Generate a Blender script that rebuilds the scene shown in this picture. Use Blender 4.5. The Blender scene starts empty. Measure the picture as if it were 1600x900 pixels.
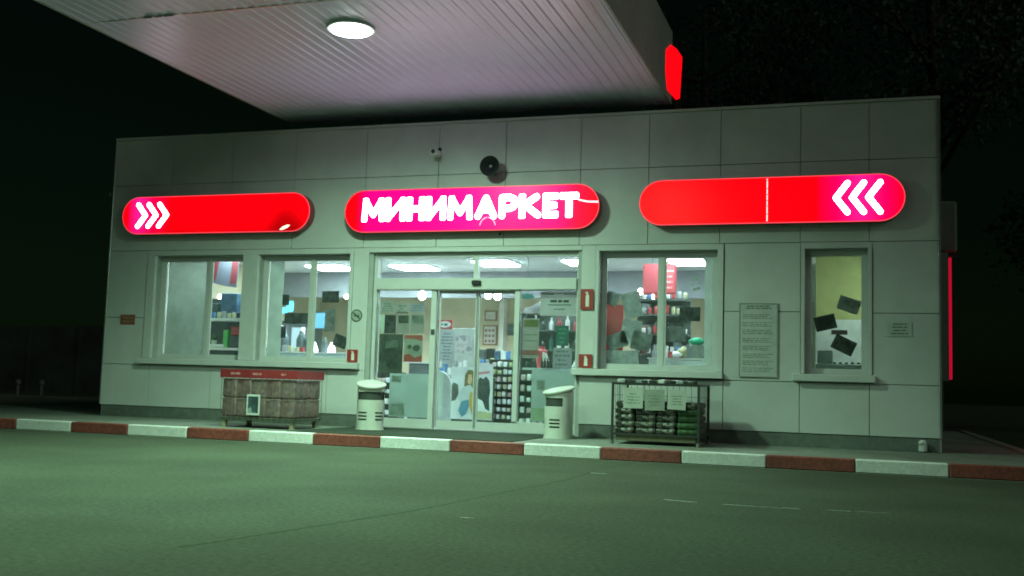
import bpy, bmesh, math, random
from mathutils import Vector, Matrix
random.seed(7)
S = bpy.context.scene
COL = S.collection
PI = math.pi

# ---------------------------------------------------------------- camera
cd = bpy.data.cameras.new('camera'); cam = bpy.data.objects.new('camera', cd); COL.objects.link(cam); S.camera = cam
_f = Vector((-0.3099, 0.94633, 0.09173)).normalized(); _u = Vector((-0.00011, -0.09652, 0.99533))
_r = _f.cross(_u).normalized(); _u = _r.cross(_f)
_r2 = Vector((0.95077, 0.30844, 0.03001)); _r = (_r2 - _f * _r2.dot(_f)).normalized(); _u = _r.cross(_f)
cam.matrix_world = Matrix(((_r.x, _u.x, -_f.x, 12.5386), (_r.y, _u.y, -_f.y, -15.3752), (_r.z, _u.z, -_f.z, 0.8876), (0, 0, 0, 1)))
cd.sensor_width = 36; cd.lens = 37.054; cd.clip_end = 2000; cd.clip_start = 0.05
cd.dof.use_dof = True; cd.dof.focus_distance = 9.0; cd.dof.aperture_fstop = 37.054 / 20.0   # a slightly out-of-focus phone shot

# ---------------------------------------------------------------- night sky, faint fill light added for the canopy edge and trees
W = bpy.data.worlds.new('World'); S.world = W; W.use_nodes = True
nt = W.node_tree; bg = nt.nodes['Background']
sky = nt.nodes.new('ShaderNodeTexSky'); sky.sky_type = 'NISHITA'; sky.sun_disc = False
sky.sun_elevation = math.radians(25); sky.sun_rotation = math.radians(113)
mx = nt.nodes.new('ShaderNodeMix'); mx.data_type = 'RGBA'; mx.blend_type = 'MULTIPLY'; mx.inputs[0].default_value = 1
mx.inputs[7].default_value = (0.45, 1.0, 0.42, 1)
nt.links.new(sky.outputs[0], mx.inputs[6]); nt.links.new(mx.outputs[2], bg.inputs[0]); bg.inputs[1].default_value = 0.0003
sd = bpy.data.lights.new('side_fill', 'SUN'); sd.energy = 0.10; sd.angle = math.radians(28); sd.color = (.85, 1, .85)
so = bpy.data.objects.new('side_fill', sd); COL.objects.link(so); so.rotation_euler = Vector((1, -.42, .62)).to_track_quat('Z', 'Y').to_euler()
S.view_settings.view_transform = 'Standard'; S.view_settings.look = 'None'; S.view_settings.exposure = 1.42; S.view_settings.gamma = 1
S.view_settings.use_curve_mapping = False
S.cycles.max_bounces = 8; S.cycles.transparent_max_bounces = 12; S.cycles.caustics_reflective = False; S.cycles.caustics_refractive = False
S.cycles.sample_clamp_indirect = 4.0

# ---------------------------------------------------------------- materials
M = {}
def mat(name, col, rough=.6, metal=0., var=.12, scale=6., bump=0., bscale=60., emit=None, es=0., spec=.5, coords='Object', stain=0.):
    if name in M: return M[name]
    m = bpy.data.materials.new(name); m.use_nodes = True; M[name] = m
    n = m.node_tree.nodes; l = m.node_tree.links; b = n['Principled BSDF']
    b.inputs['Roughness'].default_value = rough; b.inputs['Metallic'].default_value = metal
    b.inputs['Specular IOR Level'].default_value = spec
    tc = n.new('ShaderNodeTexCoord'); no = n.new('ShaderNodeTexNoise'); no.inputs['Scale'].default_value = scale
    no.inputs['Detail'].default_value = 6; no.inputs['Roughness'].default_value = .65
    l.new(tc.outputs[coords], no.inputs['Vector'])
    r = n.new('ShaderNodeValToRGB'); r.color_ramp.elements[0].position = .3; r.color_ramp.elements[1].position = .7
    r.color_ramp.elements[0].color = tuple(c * (1 - var) for c in col) + (1,)
    r.color_ramp.elements[1].color = tuple(min(1, c * (1 + var)) for c in col) + (1,)
    l.new(no.outputs['Fac'], r.inputs[0]); out = r.outputs[0]
    if stain:
        n3 = n.new('ShaderNodeTexNoise'); n3.inputs['Scale'].default_value = .7; n3.inputs['Detail'].default_value = 4
        l.new(tc.outputs[coords], n3.inputs['Vector'])
        r3 = n.new('ShaderNodeMapRange'); r3.inputs[1].default_value = .35; r3.inputs[2].default_value = .65
        r3.inputs[3].default_value = 1 - stain; r3.inputs[4].default_value = 1 + stain
        l.new(n3.outputs['Fac'], r3.inputs[0])
        mm = n.new('ShaderNodeVectorMath'); mm.operation = 'SCALE'; l.new(out, mm.inputs[0]); l.new(r3.outputs[0], mm.inputs['Scale']); out = mm.outputs[0]
    l.new(out, b.inputs['Base Color'])
    if bump:
        n2 = n.new('ShaderNodeTexNoise'); n2.inputs['Scale'].default_value = bscale; n2.inputs['Detail'].default_value = 5
        l.new(tc.outputs[coords], n2.inputs['Vector'])
        bp = n.new('ShaderNodeBump'); bp.inputs['Strength'].default_value = bump; bp.inputs['Distance'].default_value = .02
        l.new(n2.outputs['Fac'], bp.inputs['Height']); l.new(bp.outputs[0], b.inputs['Normal'])
    if emit:
        b.inputs['Emission Color'].default_value = tuple(emit) + (1,); b.inputs['Emission Strength'].default_value = es
    return m

def patch_mat(name, cols, scale=4., rough=.5, stretch=(1, 1, 1)):
    """printed paper / packaging: blocks of flat colour"""
    if name in M: return M[name]
    m = bpy.data.materials.new(name); m.use_nodes = True; M[name] = m
    n = m.node_tree.nodes; l = m.node_tree.links; b = n['Principled BSDF']; b.inputs['Roughness'].default_value = rough
    tc = n.new('ShaderNodeTexCoord'); mp = n.new('ShaderNodeMapping'); mp.inputs['Scale'].default_value = stretch
    v = n.new('ShaderNodeTexVoronoi'); v.inputs['Scale'].default_value = scale; v.distance = 'CHEBYCHEV'
    l.new(tc.outputs['Object'], mp.inputs[0]); l.new(mp.outputs[0], v.inputs['Vector'])
    r = n.new('ShaderNodeValToRGB'); r.color_ramp.interpolation = 'CONSTANT'
    e = r.color_ramp.elements
    while len(e) < len(cols): e.new(.5)
    for i, c in enumerate(cols): e[i].position = i / len(cols); e[i].color = tuple(c) + (1,)
    sp = n.new('ShaderNodeSeparateColor'); l.new(v.outputs['Color'], sp.inputs[0]); l.new(sp.outputs[0], r.inputs[0])
    l.new(r.outputs[0], b.inputs['Base Color'])
    return m

def emis(name, col, s):
    if name in M: return M[name]
    m = bpy.data.materials.new(name); m.use_nodes = True; M[name] = m
    n = m.node_tree.nodes; b = n['Principled BSDF']
    b.inputs['Base Color'].default_value = tuple(c * .6 + .02 for c in col) + (1,); b.inputs['Roughness'].default_value = .35
    b.inputs['Emission Color'].default_value = tuple(col) + (1,); b.inputs['Emission Strength'].default_value = s
    return m

def glass_mat():
    m = bpy.data.materials.new('shop_glass'); m.use_nodes = True; n = m.node_tree.nodes; l = m.node_tree.links
    n.remove(n['Principled BSDF']); out = n['Material Output']
    tr = n.new('ShaderNodeBsdfTransparent'); tr.inputs[0].default_value = (.90, .96, .93, 1)
    gl = n.new('ShaderNodeBsdfGlossy'); gl.inputs['Roughness'].default_value = .04
    df = n.new('ShaderNodeBsdfDiffuse'); df.inputs[0].default_value = (.5, .55, .52, 1)
    fr = n.new('ShaderNodeLayerWeight'); fr.inputs[0].default_value = .12
    m1 = n.new('ShaderNodeMixShader'); m2 = n.new('ShaderNodeMixShader')
    tc = n.new('ShaderNodeTexCoord'); no = n.new('ShaderNodeTexNoise'); no.inputs['Scale'].default_value = 1.7; no.inputs['Detail'].default_value = 5
    mr = n.new('ShaderNodeMapRange'); mr.inputs[1].default_value = .35; mr.inputs[2].default_value = .75; mr.inputs[3].default_value = .02; mr.inputs[4].default_value = .09
    l.new(tc.outputs['Object'], no.inputs['Vector']); l.new(no.outputs['Fac'], mr.inputs[0])
    l.new(mr.outputs[0], m2.inputs[0])
    l.new(fr.outputs['Fresnel'], m1.inputs[0]); l.new(tr.outputs[0], m2.inputs[1]); l.new(df.outputs[0], m2.inputs[2])
    l.new(m2.outputs[0], m1.inputs[1]); l.new(gl.outputs[0], m1.inputs[2]); l.new(m1.outputs[0], out.inputs[0])
    M['glass'] = m; return m
GL = glass_mat()
CLAD = mat('clad_panel', (.60, .62, .60), rough=.5, var=.06, scale=2.5, stain=.06, spec=.4)
SEAM = mat('wall_backing', (.40, .42, .40), rough=.8)
INW = mat('interior_cream', (.62, .60, .52), rough=.8, var=.05)
FRAME = mat('white_frame', (.62, .64, .62), rough=.35, var=.05)
ALU = mat('aluminium', (.55, .57, .56), rough=.3, metal=.8, var=.08)
PLN = mat('plinth', (.13, .15, .13), rough=.7, var=.25, scale=8, stain=.2)
WPNT = mat('white_paint', (.70, .72, .68), rough=.6, var=.15, scale=30, stain=.14, bump=.3)
RPNT = mat('red_paint', (.22, .055, .04), rough=.6, var=.4, scale=22, stain=.25, bump=.3)
PAPER = mat('paper', (.66, .68, .66), rough=.7, var=.06, scale=9)
INK = mat('dark_ink', (.05, .06, .06), rough=.7)
DARK = mat('dark_plastic', (.02, .022, .02), rough=.4)
BLK = mat('black_metal', (.03, .035, .03), rough=.5)
REDP = mat('red_plate', (.34, .04, .03), rough=.45)
GREYP = mat('grey_print', (.10, .13, .12), rough=.6, var=.5, scale=9)

# ---------------------------------------------------------------- mesh helpers
def box(bm, x0, x1, y0, y1, z0, z1, bev=0.0, rot=None, seg=1):
    r = bmesh.ops.create_cube(bm, size=1); vs = r['verts']
    c = Vector(((x0 + x1) / 2, (y0 + y1) / 2, (z0 + z1) / 2))
    bmesh.ops.scale(bm, vec=(abs(x1 - x0), abs(y1 - y0), abs(z1 - z0)), verts=vs)
    if bev:
        es = list({e for v in vs for e in v.link_edges})
        rb = bmesh.ops.bevel(bm, geom=es, offset=bev, segments=seg, affect='EDGES', profile=.6)
        vs = list({v for f in rb['faces'] for v in f.verts})
    if rot is not None: bmesh.ops.rotate(bm, verts=vs, matrix=rot, cent=(0, 0, 0))
    bmesh.ops.translate(bm, vec=c, verts=vs); return vs
def cyl(bm, p, q, r1, r2=None, n=16, cap=True):
    p = Vector(p); q = Vector(q); r2 = r1 if r2 is None else r2; d = q - p
    r = bmesh.ops.create_cone(bm, cap_ends=cap, segments=n, radius1=r1, radius2=r2, depth=d.length)
    bmesh.ops.rotate(bm, verts=r['verts'], matrix=d.to_track_quat('Z', 'Y').to_matrix(), cent=(0, 0, 0))
    bmesh.ops.translate(bm, vec=(p + q) / 2, verts=r['verts']); return r['verts']
def sph(bm, c, r, sc=(1, 1, 1), n=12):
    k = bmesh.ops.create_uvsphere(bm, u_segments=n, v_segments=n // 2 + 2, radius=r)
    bmesh.ops.scale(bm, vec=sc, verts=k['verts']); bmesh.ops.translate(bm, vec=c, verts=k['verts']); return k['verts']
def lathe(bm, prof, c=(0, 0, 0), n=18):
    rings = []
    for r, z in prof:
        rings.append([bm.verts.new((c[0] + r * math.cos(2 * PI * i / n), c[1] + r * math.sin(2 * PI * i / n), c[2] + z)) for i in range(n)])
    for a, b in zip(rings, rings[1:]):
        for i in range(n): bm.faces.new((a[i], a[(i + 1) % n], b[(i + 1) % n], b[i]))
    bm.faces.new(list(reversed(rings[0]))); bm.faces.new(rings[-1])
def prism(bm, pts, y0, y1):
    """polygon in the XZ plane, extruded from y0 (front) to y1"""
    a = [bm.verts.new((x, y0, z)) for x, z in pts]; b = [bm.verts.new((x, y1, z)) for x, z in pts]
    bm.faces.new(a); bm.faces.new(list(reversed(b)))
    for i in range(len(pts)): j = (i + 1) % len(pts); bm.faces.new((a[j], a[i], b[i], b[j]))
    return a + b
def capsule(x0, x1, z0, z1, n=14):
    r = (z1 - z0) / 2; zc = (z0 + z1) / 2; P = []
    for i in range(n + 1): t = -PI / 2 + PI * i / n; P.append((x1 - r + r * math.cos(t), zc + r * math.sin(t)))
    for i in range(n + 1): t = PI / 2 + PI * i / n; P.append((x0 + r + r * math.cos(t), zc + r * math.sin(t)))
    return P
def obj(name, bm, m, parent=None, smooth=False, origin=None):
    bmesh.ops.recalc_face_normals(bm, faces=bm.faces[:])
    me = bpy.data.meshes.new(name); 
    if origin is not None: bmesh.ops.translate(bm, vec=-Vector(origin), verts=bm.verts[:])
    bm.to_mesh(me); bm.free()
    for k in (m if isinstance(m, (list, tuple)) else [m]): me.materials.append(k)
    if smooth:
        for p in me.polygons: p.use_smooth = True
        me.set_sharp_from_angle(angle=math.radians(38))
    o = bpy.data.objects.new(name, me); COL.objects.link(o)
    if origin is not None: o.location = origin
    if parent is not None:
        o.parent = parent
        pl = world_loc(parent); o.location = Vector(o.location) - pl
    return o
def world_loc(o):
    v = Vector((0, 0, 0))
    while o is not None: v += Vector(o.location); o = o.parent
    return v
def B(): return bmesh.new()
def tag(o, label, cat, group=None, kind=None):
    o['label'] = label; o['category'] = cat
    if group: o['group'] = group
    if kind: o['kind'] = kind
    return o
def thing(name, label, cat, loc=(0, 0, 0), group=None):
    o = bpy.data.objects.new(name, None); COL.objects.link(o); o.location = loc; o.empty_display_size = .1
    return tag(o, label, cat, group)
def struct(name, bm, m, **k):
    o = obj(name, bm, m, **k); o['kind'] = 'structure'; return o
def bx(name, m, parent, *a, bev=0., **k):
    bm = B(); box(bm, *a, bev=bev); return obj(name, bm, m, parent, **k)
def dup(root, loc, label=None, group=None, rotz=None):
    r = root.copy(); COL.objects.link(r); r.location = loc
    if rotz is not None: r.rotation_euler = (0, 0, rotz)
    if label: r['label'] = label
    if group: r['group'] = group
    for ch in list(root.children):
        c = ch.copy(); COL.objects.link(c); c.parent = r
        for g in list(ch.children):
            d = g.copy(); COL.objects.link(d); d.parent = c
    return r
def at_depth(o, y): return o

# ================================================================ SETTING
ASPH = mat('asphalt', (.066, .084, .052), rough=.9, var=.38, scale=28, bump=.7, bscale=160, stain=.13, spec=.25)
bm = B(); box(bm, -150, 150, -60, 160, -.5, 0)
struct('forecourt', bm, ASPH)
# pavement with kerb step
PAVE = mat('pavement_slabs', (.19, .22, .18), rough=.8, var=.25, scale=12, bump=.4, bscale=90, stain=.2)
bm = B(); box(bm, -40, 14.9, -2.33, 10.5, .004, .15)
struct('pavement', bm, PAVE)
K0 = .5354; KY = -2.4855
bm = B()
for i in range(-30, 16):
    vs0 = len(bm.faces)
    box(bm, K0 + i + .004, K0 + i + .996, KY, KY + .15, .002, .1565, bev=.012)
    bm.faces.ensure_lookup_table()
    for f in bm.faces[vs0:]: f.material_index = 0 if i % 2 == 0 else 1
struct('kerb', bm, [WPNT, RPNT])
# kerb return on the right, fading into the dark
bm = B(); box(bm, 14.75, 14.9, -2.33, 10.5, .004, .175, bev=.01)
struct('side_kerb', bm, mat('bare_concrete', (.26, .26, .22), rough=.8, var=.2))
# thin dusty gutter line along the foot of the kerb
bm = B(); box(bm, -20, 16.4, KY - .085, KY - .03, .0, .005)
struct('gutter_line', bm, mat('gutter_dust', (.16, .18, .15), rough=.9, var=.4, scale=20))
# worn painted dashes and tar seams on the asphalt
DASH = mat('worn_line', (.30, .34, .29), rough=.8, var=.5, scale=25)
bm = B()
for x, y, w, h, a in ((11.2, -6.78, .28, .022, -.25), (11.66, -6.83, .24, .016, 0), (12.06, -6.80, .13, .014, .05), (12.42, -6.76, .18, .016, 0),
                      (12.66, -6.72, .26, .008, 0), (10.0, -4.55, .16, .03, .1), (10.09, -8.71, .09, .02, .1), (11.9, -6.84, .5, .006, 0)):
    box(bm, x - w / 2, x + w / 2, y - h / 2, y + h / 2, .0, .004, rot=Matrix.Rotation(a, 3, 'Z'))
struct('worn_road_marking', bm, DASH)
bm = B()
pts = [(9.2, -10.6), (9.6, -8.6), (9.75, -7.0), (9.9, -5.4), (9.85, -4.2), (10.0, -2.6)]
for (a, b), (c, d) in zip(pts, pts[1:]):
    L = math.hypot(c - a, d - b); box(bm, (a + c) / 2 - L / 2, (a + c) / 2 + L / 2, (b + d) / 2 - .02, (b + d) / 2 + .02, -.01, .002, rot=Matrix.Rotation(math.atan2(d - b, c - a), 3, 'Z'))
struct('tar_seam', bm, mat('tar', (.066, .087, .055), rough=.95, var=.3, scale=15, spec=.1))
# dim boundary wall far behind the left end, with two short white posts before it
t = thing('boundary_wall', 'long dim grey wall standing far behind the left end of the shop', 'wall', (-24, 20, 0))
bm = B()
for i in range(22): box(bm, -60 + i * 2.5 + .02, -57.5 + i * 2.5 - .02, 19.95, 20.15, .0, 2.7 + .03 * (i % 3))
obj('wall_panel', bm, mat('dim_concrete', (.07, .085, .075), rough=.9, var=.3, scale=1.2, stain=.25), t)
bm = B()
for i in range(23): box(bm, -60 + i * 2.5 - .09, -60 + i * 2.5 + .09, 19.93, 19.948, 0, 2.7)
obj('wall_post', bm, mat('dim_concrete', (.16, .2, .17)), t)
for k, (x, lab) in enumerate(((-12.98, 'left one of two short pale posts on the dark ground left of the shop'), (-12.05, 'right one of two short pale posts on the dark ground, nearer the shop'))):
    bm = B(); lathe(bm, [(.05, 0), (.05, .42), (.09, .46), (.09, .56), (.04, .60)], (0, 0, 0), 12)
    o = obj('bollard', bm, mat('post_pale', (.15, .16, .15)), smooth=True); o.location = (x, 12, 0); tag(o, lab, 'bollard', 'short posts left of the shop')

# dark trees behind the shop, barely lit
def tree(x, y, hgt, seed, lab):
    rn = random.Random(seed); t = thing('dark_tree', lab, 'tree', (x, y, 0), 'dark trees behind the shop')
    bm = B(); cyl(bm, (0, 0, 0), (.1, 0, hgt * .45), .28, .18, n=9); cyl(bm, (.1, 0, hgt * .45), (0, .2, hgt * .85), .18, .05, n=8)
    tips = []
    for k in range(11):
        a = rn.uniform(0, 2 * PI); z0 = hgt * rn.uniform(.3, .75); L = hgt * rn.uniform(.14, .27); e = rn.uniform(.2, .9)
        q = Vector((math.cos(a) * math.cos(e) * L, math.sin(a) * math.cos(e) * L, z0 + math.sin(e) * L)); cyl(bm, (.08, 0, z0), q, .09, .03, n=6); tips.append(q)
    o = obj('trunk', bm, mat('bark', (.06, .05, .04), rough=.9)); o.parent = t
    bm = B(); tips.append(Vector((0, .2, hgt * .9)))
    for q in tips:
        for _ in range(4):
            c = q + Vector((rn.gauss(0, 1), rn.gauss(0, 1), rn.gauss(0, .8))) * hgt * .06; rr = hgt * rn.uniform(.05, .095)
            for _ in range(230):
                d = Vector((rn.gauss(0, 1), rn.gauss(0, 1), rn.gauss(0, 1))).normalized() * rr * rn.uniform(.55, 1.1); p = c + d
                u = Vector((rn.gauss(0, 1), rn.gauss(0, 1), rn.gauss(0, 1))).normalized(); w = u.cross(d).normalized(); z = rn.uniform(.05, .12)
                bm.faces.new([bm.verts.new(v) for v in (p - u * z, p + w * z * .5, p + u * z, p - w * z * .5)])
    o = obj('crown', bm, mat('night_leaf', (.05, .085, .05), rough=.8, var=.5, scale=.7)); o.parent = t
for k, (x, y, h_) in enumerate(((8, 17, 15), (14.5, 15, 17), (20, 18, 15), (26, 16, 17), (-9, 30, 13), (-19, 34, 14))):
    tree(x, y, h_, 40 + k, ('dark tree rising behind the roof under the red canopy sign', 'dark tree behind the roof, right of the red canopy sign', 'dark tree beyond the right corner of the shop', 'dark tree at the far right behind the side kerb', 'dark tree behind the left end of the shop roof', 'dark tree at the far left beyond the grey wall')[k])

# ================================================================ SHOP BUILDING
H = 5.055; XR = 13.64; YB = 8.6
shop = thing('shop_building', 'flat-roofed minimarket clad in pale square panels with a lit glass front', 'building', (0, 0, 0))
OPEN = [(1.00, 2.72, 1.17, 2.93), (3.03, 4.72, 1.17, 2.93), (5.12, 8.54, .155, 2.95), (8.88, 10.63, 1.17, 2.93), (11.86, 12.70, 1.17, 2.93)]
def wall_with_holes(bm, x0, x1, z0, z1, y0, y1, holes):
    xs = sorted({x0, x1} | {v for h in holes for v in h[:2]}); zs = sorted({z0, z1} | {v for h in holes for v in h[2:]})
    xs = [v for v in xs if x0 <= v <= x1]; zs = [v for v in zs if z0 <= v <= z1]
    solid = lambda i, j: 0 <= i < len(xs) - 1 and 0 <= j < len(zs) - 1 and not any(h[0] < (xs[i] + xs[i + 1]) / 2 < h[1] and h[2] < (zs[j] + zs[j + 1]) / 2 < h[3] for h in holes)
    def q(*p): bm.faces.new([bm.verts.new(v) for v in p])
    for i in range(len(xs) - 1):
        for j in range(len(zs) - 1):
            if not solid(i, j): continue
            a, b, c, d = xs[i], xs[i + 1], zs[j], zs[j + 1]
            q((a, y0, c), (b, y0, c), (b, y0, d), (a, y0, d)); q((a, y1, c), (a, y1, d), (b, y1, d), (b, y1, c))
            if not solid(i - 1, j): q((a, y0, c), (a, y0, d), (a, y1, d), (a, y1, c))
            if not solid(i + 1, j): q((b, y0, c), (b, y1, c), (b, y1, d), (b, y0, d))
            if not solid(i, j - 1): q((a, y0, c), (a, y1, c), (b, y1, c), (b, y0, c))
            if not solid(i, j + 1): q((a, y0, d), (b, y0, d), (b, y1, d), (a, y1, d))
    bmesh.ops.remove_doubles(bm, verts=bm.verts[:], dist=1e-5)
bm = B(); wall_with_holes(bm, .05, XR - .05, .155, 4.95, .046, .34, OPEN)
fw = obj('front_wall', bm, [SEAM], shop)
# inner lining of the front wall (seen past the glass)
bm = B(); wall_with_holes(bm, .35, XR - .35, .155, 3.2, .342, .36, OPEN)
obj('wall_lining', bm, INW, shop)
# cladding panels
TOPX = [0, 1.22, 2.42, 3.63, 4.94, 6.21, 7.34, 8.55, 9.6, 10.66, 11.79, 12.72, XR]
PAN = []
for a, b in zip(TOPX, TOPX[1:]):
    PAN.append((a, b, 4.19, H - .045)); PAN.append((a, b, 3.03, 4.19))
for a, b in ((0, .82),): PAN += [(a, b, 1.05, 1.86), (a, b, 1.86, 3.03)]
for a, b in ((0, .98), (.98, 2.2), (2.2, 3.35), (3.35, 4.39), (4.39, 5.06)): PAN.append((a, b, .34, 1.05))
PAN += [(4.79, 5.06, 1.05, 3.03), (8.60, 8.82, 1.05, 3.03), (5.06, 8.60, 2.955, 3.03), (.82, 4.79, 2.94, 3.03), (8.82, 10.72, 2.94, 3.03)]
for a, b in ((8.60, 9.6), (9.6, 10.73), (10.73, 11.79), (11.79, 12.72), (12.72, XR)): PAN.append((a, b, .34, 1.05))
PAN += [(10.73, 11.80, 1.05, 2.04), (10.73, 11.80, 2.04, 3.03), (12.76, XR, 1.05, 2.03), (12.76, XR, 2.03, 3.03), (11.80, 12.76, 2.94, 3.03)]
bm = B()
for a, b, c, d in PAN:
    g = .0045 if (b - a > .3 and d - c > .3) else .002
    rx = random.uniform(-.0022, .0022); rz = random.uniform(-.0022, .0022)
    box(bm, a + g, b - g, 0.0, .04, c + g, d - g, bev=.002, rot=Matrix.Rotation(rx, 3, 'X') @ Matrix.Rotation(rz, 3, 'Z'))
obj('wall_cladding', bm, CLAD, shop)
# side walls, back wall, roof
bm = B()
box(bm, 0.0, .05, .046, YB, .155, H - .045); box(bm, XR - .05, XR, .046, YB, .155, H - .045); box(bm, .05, XR - .05, YB - .05, YB, .155, H - .045)
obj('side_wall', bm, CLAD, shop)
bm = B(); box(bm, .05, XR - .05, .345, YB - .06, 4.3, 4.4); obj('roof', bm, mat('roof_felt', (.05, .055, .05), rough=.9), shop)
bm = B(); box(bm, -.012, XR + .012, -.012, .36, H - .043, H, bev=.006); box(bm, -.012, .2, .362, YB, H - .043, H); box(bm, XR - .2, XR + .012, .362, YB, H - .043, H); box(bm, .2, XR - .2, YB - .2, YB, H - .043, H)
obj('parapet_coping', bm, CLAD, shop)
# plinth, recessed
for a in ((.04, 5.05, .012, .045, .152, .335), (8.61, XR - .04, .012, .045, .152, .335), (XR - .045, XR - .01, .05, YB, .152, .3)): bx('plinth', PLN, shop, *a)
for x in (-.008, XR - .022):
    bm = B(); box(bm, x, x + .03, -.014, .02, .35, H - .05, bev=.004); obj('corner_trim', bm, ALU, shop)
# sills
for a, b, z in ((.78, 4.97, 1.12), (8.50, 10.73, 1.12), (11.70, 12.80, 1.12)):
    bm = B(); box(bm, a, b, -.10, .20, z - .055, z + .045, bev=.008)
    obj('window_sill', bm, FRAME, shop)
# pale jambs standing proud beside the windows
for a, b in ((.83, .99), (2.73, 3.02), (4.725, 4.785), (8.825, 8.875), (10.635, 10.72), (11.805, 11.855), (12.705, 12.755)):
    bx('window_surround', FRAME, shop, a, b, -.022, .06, 1.17, 2.94, bev=.004)

def window(x0, x1, z0, z1, mull, blind=None):
    w = thing('tmp', '', ''); 
    bm = B(); y0, y1 = .16, .24; f = .055
    box(bm, x0 + .002, x0 + f, y0, y1, z0, z1 - .002); box(bm, x1 - f, x1 - .002, y0, y1, z0, z1 - .002)
    box(bm, x0 + f, x1 - f, y0, y1, z0, z0 + f); box(bm, x0 + f, x1 - f, y0, y1, z1 - f, z1 - .002)
    ms = [m for m in mull]
    for m in ms: box(bm, m - .035, m + .035, y0 - .006, y1 - .006, z0 + f, z1 - f)
    bpy.data.objects.remove(w)
    o = obj('window_frame', bm, FRAME, shop)
    ed = [x0 + f] + [v for m in ms for v in (m - .035, m + .035)] + [x1 - f]
    for i in range(0, len(ed), 2):
        bm = B(); box(bm, ed[i], ed[i + 1], .19, .196, z0 + f, z1 - f); obj('pane', bm, GL, o)
        # sash
        bm = B(); a, b, s = ed[i], ed[i + 1], .028
        box(bm, a, a + s, .165, .189, z0 + f, z1 - f); box(bm, b - s, b, .165, .189, z0 + f, z1 - f)
        box(bm, a + s, b - s, .165, .189, z0 + f, z0 + f + s); box(bm, a + s, b - s, .165, .189, z1 - f - s, z1 - f)
        obj('sash', bm, FRAME, o)
    return o
window(*OPEN[0], [1.97]); window(*OPEN[1], [3.97]); window(*OPEN[3], [9.80])
window(*OPEN[4], [])
# tall opaque blind behind the left pane of the first window, pale board strip beside the second
bm = B()
box(bm, 1.07, 1.93, .262, .266, 1.2, 2.9)
b_ = obj('vertical_blind', bm, mat('blind', (.66, .70, .66), rough=.8), None); tag(b_, 'pale plain blind drawn behind the left pane of the leftmost window', 'blind')
bm = B(); box(bm, 3.10, 3.36, .262, .27, 1.2, 2.9); o = obj('privacy_board', bm, mat('blind', (.4, .46, .42)), None); tag(o, 'narrow pale panel behind the left edge of the second window', 'panel')
bm = B(); box(bm, 10.42, 10.575, .262, .27, 1.23, 2.88); o = obj('privacy_board', bm, mat('blind', (.4, .46, .42)), None); tag(o, 'narrow pale panel behind the right edge of the window beside the notice board', 'panel')
bm = B(); box(bm, 11.915, 12.0, .262, .27, 1.23, 2.88); o = obj('privacy_board', bm, mat('blind', (.4, .46, .42)), None); tag(o, 'narrow pale panel behind the left edge of the rightmost window', 'panel')

# ---- entrance glazing: frame, transom lights, two sidelights, two sliding leaves
fr = B(); x0, x1 = 5.12, 8.54
yA, yB2 = .10, .20
box(fr, x0, x0 + .055, yA, yB2, .16, 2.948); box(fr, x1 - .03, x1 - .001, yA, yB2, .16, 2.948)
box(fr, x0 + .055, x1 - .03, yA, yB2, 2.885, 2.948); box(fr, x0 + .055, x1 - .03, yA - .04, yB2 + .1, 2.36, 2.54, bev=.006)
box(fr, 6.83, 6.90, yA, yB2, 2.54, 2.885); box(fr, 6.13, 6.215, yA, yB2, .31, 2.36); box(fr, 7.525, 7.60, yA, yB2, .31, 2.36)
box(fr, x0 + .055, 6.215, yA, yB2, .16, .31); box(fr, 7.525, x1 - .03, yA, yB2, .16, .33)
ent = obj('door_frame', fr, FRAME, shop)
for a, b, c, d in ((5.175, 6.83, 2.54, 2.885), (6.90, 8.51, 2.54, 2.885), (5.175, 6.13, .31, 2.36), (7.60, 8.51, .33, 2.36)):
    bm = B(); box(bm, a, b, .146, .152, c, d); obj('pane', bm, GL, ent)
for a, b, hx in ((6.22, 6.875, 6.235), (6.885, 7.52, 7.49)):
    bm = B(); s = .03; y0, y1 = .205, .235
    box(bm, a, a + s, y0, y1, .18, 2.355); box(bm, b - s, b, y0, y1, .18, 2.355); box(bm, a + s, b - s, y0, y1, .18, .30); box(bm, a + s, b - s, y0, y1, 2.31, 2.355)
    lf = obj('door_leaf', bm, FRAME, shop); bm = B(); box(bm, a + s, b - s, .217, .223, .30, 2.31); obj('pane', bm, GL, lf)
    bm = B(); box(bm, a + .004, a + .012, y0 - .004, y0 - .001, .2, 2.34); box(bm, b - .012, b - .004, y0 - .004, y0 - .001, .2, 2.34); obj('door_seal', bm, BLK, lf)
bm = B(); box(bm, 5.12, 8.54, -.05, .33, .152, .175, bev=.006); obj('threshold', bm, ALU, shop)
bm = B(); box(bm, 6.83, 6.98, .0, .058, 2.43, 2.50, bev=.012); o = obj('motion_sensor', bm, DARK); tag(o, 'small black motion sensor bar above the middle of the sliding doors', 'sensor')

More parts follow.
